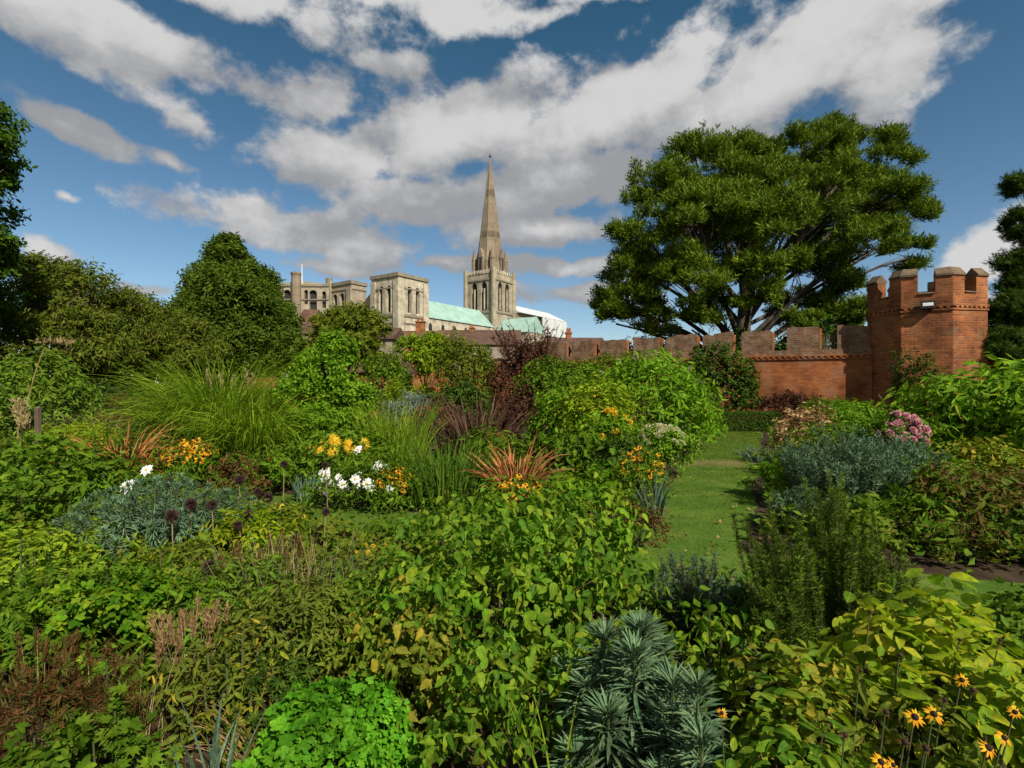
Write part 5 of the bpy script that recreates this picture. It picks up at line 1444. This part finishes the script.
t = leafy('coneflower_clump', 'orange coneflowers beside the white cosmos', 'flower clump', 394, 6.9, 50, 470, 'LONG', .09, 'mid', 2.4)
bloom(t, 'rud', 44, .11, .10, zvar=.3)
t = leafy('cosmos_clump', 'airy clump with many white cosmos flowers in the centre left', 'flower clump', 368, 7.1, 76, 462, 'DIAN', .12, 'mid', 2.4, k=10)
bloom(t, 'white', 20, .14, .18, facing=(0, -1, .4), zvar=.45, zone=(-PI, 0), spread=1.25)
t = leafy('aster_clump', 'lilac asters next to the white cosmos', 'flower clump', 333, 7.0, 46, 486, 'DIAL', .08, 'mid', 2.4)
bloom(t, 'aster', 34, .075, .06)
blades('iris_clump', 'blue green iris fan beside the lawn', 'iris', 652, 6.2, 34, 476, 26, .05, 'iris', (.02, .35), .4, .5)
leafy('sneezeweed_clump', 'green red tinted clump with tiny scarlet flowers left of the asters', 'flower clump', 290, 8.6, 74, 455, 'DIAL', .10, 'mid', 2.6)
bloom(bpy.data.objects[[o.name for o in bpy.data.objects if o.name.startswith('sneezeweed')][-1]], 'red', 9, .08, .08)
leafy('feverfew_clump', 'soft bright clump in front of the sneezeweed', 'flower clump', 262, 7.6, 60, 470, 'PINN', .10, 'bright', 2.6)
blades('iris_clump', 'small grey green iris fan left of the lilac asters', 'iris', 306, 7.4, 34, 472, 40, .03, 'iris', (.02, .4), .5, .6)
leafy('lupin_clump', 'fresh green leafy clump under the maiden grass', 'flower clump', 232, 8.8, 70, 450, 'PALM', .13, 'mid', 2.4)
blades('day_lily_clump', 'arching strap leaved clump between the coneflowers and the blue spurge', 'grass clump', 222, 6.6, 60, 472, 120, .018, 'blade', (.1, .9), 1.5, .4)
leafy('heuchera_clump', 'rusty pink leaved clump near the dark allium heads', 'flower clump', 240, 7.2, 50, 466, 'DIAL', .10, 'rust', 2.4)

# ------------------------------------------------------------------ right hand bed
leafy('dead_shrub', 'dried brown leaved shrub at the far right of the lawn', 'shrub', 806, 11.4, 52, 414, 'DIA', .10, 'dry', 2.2, stem='twig', lump=.35, up=.9)
t = leafy('phlox_clump', 'pink flowered clump at the foot of the turret', 'flower clump', 897, 9.0, 54, 414, 'OVAL', .08, 'mid', 2.8)
bloom(t, 'pink', 46, .17, .10, facing=(0, -.8, .6), zvar=.25, zone=(-PI, 0))
blades('iris_clump', 'grey green iris leaves fringing the right edge of the far lawn', 'iris', 760, 11.2, 46, 444, 110, .03, 'iris', (.05, .7), .9, .6)
blades('iris_clump', 'second iris fringe nearer the viewer on the right lawn edge', 'iris', 775, 9.6, 36, 452, 70, .03, 'iris', (.05, .6), .9, .6)
leafy('geranium_clump', 'small bright green bush at the right edge of the lawn', 'shrub', 776, 7.6, 46, 468, 'PALM', .09, 'bright', 3.2, lump=.15)
leafy('day_lily_clump', 'green strap leaved mass behind the blue grey mound', 'flower clump', 850, 10.0, 80, 432, 'LONG', .15, 'mid', 3, up=.8)
spikes('rue_mound', 'blue grey feathery mound in the right bed', 'shrub', 845, 6.8, 120, 426, 170, .07, 'teal', 140, (0, 0), .6, needle=.10, bark='stem')
spikes('rue_mound', 'blue grey feathery mound farther right among peonies', 'shrub', 898, 7.8, 80, 430, 110, .08, 'teal', 120, (0, 0), .6, needle=.10, bark='stem')
spikes('rue_mound', 'low blue grey tuft in front of the feathery mounds', 'shrub', 800, 5.9, 60, 485, 70, .06, 'teal_dark', 120, (0, 0), .6, needle=.10, bark='stem')
leafy('peony_clump', 'peony with rust and green leaves at the right edge, the nearest one', 'flower clump', 985, 5.6, 120, 474, 'LONG', .11, 'peony', 2.2, stem='twig', up=.7)
leafy('peony_clump', 'green peony leaves between the blue grey mounds and the rusty peony', 'flower clump', 930, 6.6, 90, 470, 'OVAL', .10, 'mid', 2.6)
leafy('peony_clump', 'peony turning yellow brown beneath the big leafy bush', 'flower clump', 985, 7.6, 110, 446, 'OVAL', .11, 'yellowing', 2.4, droop=.5)
leafy('peony_clump', 'low green peony spilling toward the cross path', 'flower clump', 905, 5.6, 80, 520, 'PALM', .13, 'mid', 2.6, lump=.25)
leafy('peony_clump', 'low rusty peony next to bare earth at the right', 'flower clump', 960, 5.1, 80, 530, 'DIAL', .10, 'peony', 2.0)
leafy('peony_clump', 'dark green low peony at the extreme right edge', 'flower clump', 1025, 5.0, 70, 520, 'OVAL', .10, 'deep', 2.6)
leafy('anemone_clump', 'green leafy clump under the dried brown shrub', 'flower clump', 816, 9.4, 66, 446, 'PALM', .12, 'olive', 2.6)
leafy('anemone_clump', 'green leafy clump under the pink flowers', 'flower clump', 905, 9.6, 80, 438, 'OVAL', .12, 'mid', 2.6)
blades('yellow_flag', 'yellowing strap leaves beside the blue grey mound', 'iris', 914, 8.6, 26, 450, 30, .03, 'blade_lime', (.05, .6), .8, .5)

# ------------------------------------------------------------------ middle distance, nearer
spurge('spurge_mound', 'broad blue green spurge mound left of the centre, the widest one', 'spurge', 150, 4.9, 170, 478, 70, .11, 'teal', per=90, dep=.9)
spurge('spurge_mound', 'smaller blue green spurge mound just right of the widest one', 'spurge', 232, 5.4, 70, 488, 24, .10, 'teal', per=80)
leafy('penstemon_clump', 'yellow green tuft right of the blue green spurge mounds', 'flower clump', 250, 4.9, 90, 520, 'DIAL', .08, 'sunny', 2.2, up=.8)
t = leafy('daisy_clump', 'sparse clump with small yellow daisies facing the lawn strip', 'flower clump', 278, 5.2, 56, 512, 'DIAL', .07, 'olive', 1.8, up=.9)
bloom(t, 'sun', 5, .07, .08, facing=(0, -1, .5))
leafy('aquilegia_clump', 'light leafy clump at the near edge of the left lawn strip', 'flower clump', 318, 5.0, 60, 552, 'PINN', .07, 'olive', 2.2)
blades('sedge_clump', 'golden green fine grass tuft in front of the left lawn strip', 'grass clump', 362, 4.6, 70, 548, 170, .010, 'blade_lime', (.05, .6), 1.0, .5)
t = leafy('hypericum_clump', 'low clump dotted with orange flowers behind the dogwood', 'flower clump', 375, 4.3, 60, 552, 'OVAL', .05, 'olive', 2.2)
bloom(t, 'goldf', 7, .05, .05)
leafy('euphorbia_clump', 'mixed green clump between coneflowers and the lawn', 'flower clump', 590, 5.6, 90, 480, 'OVAL', .075, 'dogwood', 2.4)
leafy('valerian_clump', 'thin rusty clump beside the blue green iris fan', 'flower clump', 640, 5.2, 48, 510, 'DIAL', .06, 'rust', 1.8, up=1)
leafy('sage_clump', 'deep green clump left of the coneflowers under the coral flax', 'flower clump', 450, 5.4, 80, 516, 'LONG', .08, 'mid', 2.4)
leafy('sage_clump', 'dark clump below the white cosmos', 'flower clump', 400, 5.6, 70, 532, 'LONG', .08, 'mid', 2.4)
spikes('lavender_bush', 'silvery lavender bush in front of the lawn path', 'shrub', 690, 3.5, 90, 548, 60, .04, 'teal', 150, (0, 0), .4)
spikes('lavender_bush', 'smaller silvery bush tucked between dogwood and the first lavender', 'shrub', 735, 3.7, 50, 575, 30, .04, 'teal', 130, (0, 0), .4)
spikes('rosemary_bush', 'upright rosemary with feathery green wands in the right foreground', 'shrub', 838, 3.0, 84, 468, 54, .036, 'rosemary', 620, (0, 0), .55)
spikes('rosemary_bush', 'leaning rosemary whose dark wands tilt left across the cross path', 'shrub', 806, 2.9, 70, 490, 34, .036, 'rosemary', 560, (-.22, 0), .5)
spikes('rosemary_bush', 'small rosemary sprigs right of the upright one', 'shrub', 893, 2.9, 40, 545, 16, .034, 'rosemary', 500, (.05, 0), .5)
spikes('rosemary_bush', 'low rosemary filling the gap beside the silvery lavender', 'shrub', 775, 2.7, 70, 595, 36, .034, 'rosemary', 480, (0, 0), .6)

# ------------------------------------------------------------------ foreground
leafy('dogwood_shrub', 'large dogwood with hanging heart shaped leaves filling the centre foreground', 'shrub', 500, 2.9, 250, 516, 'CORNEL', .056, 'dogwood', 1.6, k=7, droop=.75, up=.5, stem='twig', lump=.32, shell=.6, twl=3.4, sr=.006)
leafy('dogwood_shrub', 'taller dogwood stem at the back right of the foreground shrub', 'shrub', 585, 3.3, 130, 500, 'CORNEL', .058, 'dogwood', 1.5, k=6, droop=.8, up=.8, stem='twig', lump=.35, shell=.7, twl=3.6)
leafy('dogwood_shrub', 'near low dogwood branch hanging beside the parsley bed', 'shrub', 420, 2.35, 130, 610, 'CORNEL', .045, 'yellowing', 1.5, k=6, droop=.75, up=.4, stem='twig', lump=.35, shell=.6, twl=3.4)
leafy('dogwood_shrub', 'dogwood branch at the bottom edge left of the foreground spurge', 'shrub', 500, 2.0, 130, 640, 'CORNEL', .045, 'dogwood', 1.6, k=6, droop=.75, up=.4, stem='twig', lump=.35, shell=.6, twl=3.4)
leafy('dogwood_shrub', 'slender dogwood shoot with red stems right of the foreground spurge', 'shrub', 715, 2.1, 60, 600, 'CORNEL', .045, 'dogwood', 1.3, k=5, droop=.8, up=.8, stem='twig', lump=.35, shell=.7, twl=3.4)
spurge('foreground_spurge', 'big blue green spurge with bottle brush stems in the centre foreground', 'spurge', 628, 1.95, 165, 622, 14, .145, 'teal_dark', per=210, head=.5)
spurge('foreground_spurge', 'blue green spurge at the bottom edge, nearest the viewer', 'spurge', 690, 1.62, 110, 686, 8, .12, 'teal_dark', per=190, head=.5)
spurge('foreground_spurge', 'narrow leaved blue spurge just left of the sunny right shrub', 'spurge', 745, 2.0, 60, 660, 8, .10, 'teal_dark', per=150, head=.5)
leafy('parsley_clump', 'bright green frilly parsley like clump at the bottom edge', 'herb', 338, 2.0, 170, 694, 'FRILL', .030, 'parsley', 4.5, k=6, up=.9, droop=.1, lump=.12, spread=.9)
leafy('sunny_hydrangea', 'sunlit yellow green shrub with large oval leaves in the bottom right corner', 'shrub', 930, 1.95, 230, 600, 'OVAL', .072, 'sunny', 2.2, k=6, droop=.3, up=.9, stem='twig', lump=.25, shell=.55, twl=2.0)
leafy('sunny_hydrangea', 'near sunlit shrub with broad leaves at the right end of the bottom edge', 'shrub', 1000, 1.6, 170, 676, 'OVAL', .056, 'sunny', 1.8, k=6, droop=.4, up=.6, stem='twig', lump=.25, shell=.55, twl=2.0)
leafy('spiraea_shrub', 'small leaved yellowing shrub between spurge and the sunny shrub', 'shrub', 800, 1.8, 110, 652, 'OVAL', .05, 'yellowing', 2.2, k=7, droop=.3, up=.7, stem='twig', lump=.3, shell=.6, extra=[('OVAL', .05, 'yellow', .06)])
leafy('spiraea_shrub', 'lower yellow green shrub at the bottom edge right of the spurge', 'shrub', 790, 1.5, 120, 712, 'OVAL', .055, 'dogwood', 2.2, k=6, droop=.4, up=.6, stem='twig', lump=.3, shell=.6)
t = leafy('black_eyed_daisies', 'black eyed orange daisies glowing in the bottom right corner', 'flower clump', 925, 1.62, 170, 712, 'LONG', .06, 'olive', 1.6, up=.9)
rg_f = np.random.default_rng(31)
for px, py, kind, s in ((915, 717, 'rud', .085), (934, 714, 'rud', .08), (881, 762, 'rud', .08), (893, 765, 'rud', .06), (988, 748, 'rud', .085), (1004, 738, 'rud', .07), (962, 680, 'rud', .07), (905, 742, 'dryd', .07), (926, 748, 'dryd', .07),
                        (973, 690, 'dryd', .06), (722, 713, 'rud', .05), (845, 735, 'dryd', .06), (1015, 712, 'rud', .06), (945, 700, 'dryd', .06), (886, 712, 'dryd', .06), (860, 670, 'dryd', .05), (900, 655, 'dryd', .05), (960, 640, 'dryd', .05), (870, 612, 'dryd', .05), (1000, 640, 'dryd', .05)):
    Yf = 1.40 if py > 700 else 1.5 + .4 * (700 - py) / 100
    loc = np.array([gx(px, Yf) - t.location.x, Yf - t.location.y, gz(py, Yf)])
    flower_at(t, kind, loc, s * .62, (rg_f.normal(0, .25), -.8, .75 + rg_f.normal(0, .2)), rg_f, 'flower' if kind == 'rud' else 'faded_flower')
    sb = MB(); tube(sb, bez(loc * [.8, .8, 0] + [0, .12, 0], loc * [.95, .95, .6] + [0, .06, 0], loc - [0, -.004, .006], 5), .003, .002, 4); sb.build('flower_stem', M['stem'], t)
blades('iris_clump', 'grey green iris leaves standing at the bottom edge left of the parsley', 'iris', 208, 1.95, 80, 700, 16, .028, 'iris', (.02, .45), .5, .5)
blades('iris_clump', 'iris leaves with one yellow blade at the bottom edge by the spurge', 'iris', 565, 1.7, 60, 716, 12, .024, 'blade_lime', (.02, .5), .5, .5)
blades('iris_clump', 'yellowing iris leaves behind the grey green ones', 'iris', 230, 2.15, 50, 690, 12, .022, 'yellowing', (.05, .5), .7, .5)
leafy('yellow_shrub', 'patch of yellow leaves in the left foreground', 'shrub', 225, 2.5, 100, 640, 'LONG', .06, 'olive', 1.7, k=6, lump=.3, extra=[('LONG', .055, 'yellow', .10)])
leafy('brown_fern', 'rust brown seeding fern at the lower left corner', 'fern', 40, 1.95, 80, 676, 'FEATHER', .045, 'rust', 1.6, k=8, up=1.0, lump=.35)
leafy('brown_fern', 'rust brown fern left of the yellow leaves', 'fern', 105, 2.1, 50, 664, 'FEATHER', .04, 'rust', 1.6, k=8, up=1.0, lump=.35)
leafy('hardy_geranium', 'fresh green leafy mound at the left edge of the foreground', 'flower clump', 30, 2.7, 170, 580, 'PALM', .045, 'mid', 2.0, lump=.42, up=.9)
leafy('hardy_geranium', 'green leafy mound in the left foreground, second from the edge', 'flower clump', 125, 2.9, 150, 582, 'TRI', .042, 'dogwood', 2.0, lump=.42, up=.9)
leafy('hardy_geranium', 'bright leafy mound in the left foreground before the yellow leaves', 'flower clump', 205, 3.1, 140, 584, 'LONG', .055, 'mid', 2.0, lump=.42, up=.9, extra=[('LONG', .07, 'bright', .3)])
leafy('hardy_geranium', 'olive leafy mound between parsley and the lawn strip', 'flower clump', 300, 3.0, 130, 590, 'LONG', .05, 'olive', 1.9, lump=.3)
leafy('hardy_geranium', 'green leafy mound directly left of the big dogwood', 'flower clump', 370, 3.3, 110, 580, 'OVAL', .042, 'dogwood', 2.2, lump=.3)
leafy('hardy_geranium', 'pale green upright leaves below the dark leafy clump at the left', 'flower clump', 40, 4.2, 150, 548, 'LONG', .08, 'lime', 2.4, up=1.0, lump=.2)
leafy('hardy_geranium', 'mid green mound below the widest blue green spurge', 'flower clump', 180, 3.9, 150, 560, 'OVAL', .05, 'olive', 2.0, lump=.3)
leafy('hardy_geranium', 'yellow green mound left of the golden grass tuft', 'flower clump', 275, 4.0, 110, 562, 'DIAL', .055, 'olive', 2.2, lump=.3)
leafy('lady_fern', 'small bright fern under the brown ones at the bottom left', 'fern', 110, 1.8, 90, 706, 'PINN', .038, 'mid', 2.0, up=.8, lump=.3)
leafy('hardy_geranium', 'dark leafy tuft between the iris leaves and the parsley', 'flower clump', 270, 2.4, 80, 668, 'PALM', .036, 'deep', 2.2, lump=.3)
leafy('hardy_geranium', 'small leafy tuft at the very bottom left corner', 'flower clump', 20, 1.6, 110, 735, 'TRI', .034, 'mid', 2.0, lump=.3)
blades('tall_straw_grass_clump', 'thin straw coloured stems standing in the left foreground', 'grass clump', 300, 3.5, 120, 536, 110, .006, 'straw', (.02, .4), .4, .9)
blades('tall_straw_grass_clump', 'thin straw coloured stems in front of the brown fern', 'grass clump', 140, 2.2, 120, 660, 60, .005, 'straw', (.05, .6), .6, .9)
blades('tall_straw_grass_clump', 'tan seeding stems rising over the yellow green mound in the left foreground', 'grass clump', 262, 3.7, 110, 545, 150, .006, 'straw', (.02, .5), .6, .9, plume=(16, 'rust', .12, 1.0))
blades('tall_straw_grass_clump', 'rusty seeding stems beside the patch of yellow leaves', 'grass clump', 190, 2.6, 120, 615, 90, .005, 'rust', (.02, .6), .6, .9, plume=(22, 'dry', .10, 1.0))
blades('tall_straw_grass_clump', 'bent dry stems leaning over the dark gap left of the parsley', 'grass clump', 275, 2.2, 80, 680, 90, .006, 'dry', (.1, 1.0), 1.4, .8)
blades('tall_straw_grass_clump', 'brown seeding stems above the rust fern at the left edge', 'grass clump', 40, 2.2, 110, 645, 36, .005, 'rust', (.02, .5), .5, .9, plume=(22, 'rust', .10, 1.0))
spurge('upright_perennial', 'upright leafy green stems standing above the low mounds near the left edge', 'flower clump', 95, 2.9, 130, 560, 16, .055, 'mid', leafw='LONG_H', per=60, head=.85)
spurge('upright_perennial', 'upright leafy stems in front of the straw coloured seed stems', 'flower clump', 255, 3.1, 120, 560, 16, .05, 'dogwood', leafw='LONG_H', per=60, head=.85)
spurge('upright_perennial', 'upright leafy stems between the straw stems and the big dogwood', 'flower clump', 345, 3.5, 90, 545, 14, .05, 'mid', leafw='LONG_H', per=55, head=.85)
spurge('upright_perennial', 'upright yellow green stems before the widest blue green spurge', 'flower clump', 165, 3.7, 110, 545, 16, .06, 'sunny', leafw='LONG_H', per=50, head=.85)
spurge('upright_perennial', 'upright stems with turning yellow leaves left of the parsley', 'flower clump', 235, 2.35, 90, 630, 11, .05, 'yellowing', leafw='LONG_H', per=45, head=.8)
spurge('upright_perennial', 'dark green upright stems at the left edge below the dark leafy clump', 'flower clump', 20, 3.4, 90, 545, 12, .06, 'blade_dark', leafw='LONG_H', per=60, head=.85)
blades('fountain_grass_clump', 'fine arching green grass at the right end of the bottom edge', 'grass clump', 985, 1.35, 120, 735, 80, .006, 'blade', (.3, 1.1), 1.2, .5)

leafy('hardy_geranium', 'leafy mound beyond the right end of the sunlit shrub, half outside the frame', 'flower clump', 1075, 2.6, 150, 610, 'OVAL', .06, 'mid', 2.2, lump=.3)
# ------------------------------------------------------------------ dried allium heads, each on its own stem
AL = [(284, 464, 6.0, 'dark allium head standing highest, before the red flowered clump'), (240, 480, 5.4, 'dark allium head above the small right spurge'), (191, 504, 4.6, 'largest dark allium head over the blue green spurge'),
      (258, 492, 5.6, 'allium head with a pale stalk base right of the small spurge'), (268, 498, 5.3, 'allium head low among the yellow daisies'), (248, 515, 4.8, 'allium head on a tilted stem over the yellow green tuft'),
      (170, 482, 5.2, 'small allium head at the back of the wide spurge'), (212, 505, 4.7, 'allium head right of the largest one over the spurge'), (326, 512, 5.0, 'lone allium head against the left lawn strip'),
      (172, 516, 4.4, 'allium head low in front of the wide spurge'), (210, 566, 3.5, 'nearest dark allium head over the green mounds'), (296, 540, 4.4, 'small faded allium head near the straw stems'),
      (238, 525, 4.6, 'allium head half hidden in the yellow green tuft'), (325, 465, 6.3, 'far allium head beside the lilac asters')]
rg_a = np.random.default_rng(77)
for px, py, Y, lab in AL:
    X, z = gx(px, Y), gz(py, Y)
    lean = rg_a.normal(0, .05, 2)
    t = thing('dried_allium', lab, 'allium', (X - lean[0], Y - lean[1], 0), group='dried allium heads')
    mb = MB(); tube(mb, bez((0, 0, -.03), (lean[0] * .3, lean[1] * .3, z * .5), (lean[0], lean[1], z), 6), .006, .004, 5); mb.build('stem', M['drystem'], t)
    flower_at(t, 'allium', (lean[0], lean[1], z), .125 * rg_a.uniform(.75, 1.15), (lean[0], lean[1], 1), rg_a, 'seed_head')
# white blooms standing singly at the left
for px, py, Y, s, lab in ((146, 470, 6.2, .16, 'single white bloom, the upper one, left of the orange coneflowers'), (127, 486, 6.0, .19, 'single white bloom, the lower one, above the wide spurge')):
    t = thing('white_bloom', lab, 'flower', (gx(px, Y), Y, 0), group='single white blooms')
    z = gz(py, Y); mb = MB(); tube(mb, bez((.05, 0, -.03), (.03, 0, z * .6), (0, 0, z), 5), .006, .004, 5); mb.build('stem', M['stem'], t)
    flower_at(t, 'white', (0, 0, z), s, (.1, -.8, .7), rg_a, 'flower_head')
# pampas stalks at the left edge
for px, py, Y, tx, lab in ((18, 408, 8.0, 0, 'tan pampas plume on a short stalk at the left edge'), (46, 345, 8.2, .5, 'tall thin pampas stalk bending right before the drooping tree')):
    t = thing('pampas_stalk', lab, 'grass stalk', (gx(px, Y) - tx, Y, 0), group='pampas stalks')
    z = gz(py, Y); mb = MB(); tube(mb, bez((0, 0, -.03), (tx * .3, 0, z * .7), (tx, 0, z), 8), .012, .006, 5); mb.build('stalk', M['drystem'], t)
    m = 220; u = rg_a.random(m); pl = .45
    P = np.array([tx, 0, z]) + np.stack([rg_a.normal(0, .035, m) + (u * .1 if tx == 0 else (.3 - u * .4)), rg_a.normal(0, .035, m), (.1 - u * pl) if tx == 0 else .03 * rg_a.random(m)], 1)
    mb = MB(); scatter(mb, DIAN, P, np.stack([rg_a.normal(0, .4, m) + (.8 if tx else 0), rg_a.normal(0, .4, m), np.full(m, .7)], 1), rg_a.normal(0, 1, (m, 3)), .12 * rg_a.uniform(.6, 1.2, m)); mb.build('plume', LM['straw'], t)
t = thing('wooden_post', 'short weathered wooden post beside the pampas stalks', 'post', (gx(38, 8.1), 8.1, 0))
mb = MB(); box(mb, -.03, .03, -.03, .03, -.05, gz(408, 8.1) - .002); mb.add([(-.03, -.03, gz(408, 8.1)), (.03, -.03, gz(408, 8.1)), (.03, .03, gz(408, 8.1)), (-.03, .03, gz(408, 8.1)), (0, 0, gz(408, 8.1) + .03)], [(0, 1, 4), (1, 2, 4), (2, 3, 4), (3, 0, 4)])
mb.build('shaft', M['wood'], t)

# ------------------------------------------------------------------ ground cover between the plants
def cover():
    rg = np.random.default_rng(55)
    for name, leaf, mat, n, ls in (('groundcover', DIA, 'mid', 12000, .07), ('low_weeds', TRI, 'olive', 7000, .06), ('leaf_litter', DIA, 'dry', 2400, .04)):
        Y = 20.6 * rg.random(n) ** 1.3
        X = rg.uniform(-1.15, 1.15, n) * (Y + 3)
        k = (Y > 2.6) | (np.abs(X) > Y * 1.1 + .9); X, Y = X[k], Y[k]; n = len(X)
        k = ~in_lawn(X, Y, .18) | ((name == 'leaf_litter') & (rg.random(n) < .35)); X, Y = X[k], Y[k]; n = len(X)
        wall = (X - W0[0]) * WN[0] + (Y - W0[1]) * WN[1] < .5
        X, Y = X[~wall], Y[~wall]; n = len(X)
        lit = name == 'leaf_litter'
        P = np.stack([X, Y, np.full(n, .02) + (0 if lit else .1) * rg.random(n)], 1)
        O = np.tile([0., 0, 1], (n, 1)) + rg.normal(0, .3, (n, 3))
        mb = MB()
        s = ls
        leaf_cloud(mb, rg, P, leaf, s * 1.4, 2 if lit else 6, .8 if not lit else 0, .2, 2.4 if not lit else 1, O)
        o = mb.build(name, LM[mat]); o['kind'] = 'stuff'
cover()
for o in bpy.data.objects:
    if '_RH' in o: del o['_RH']
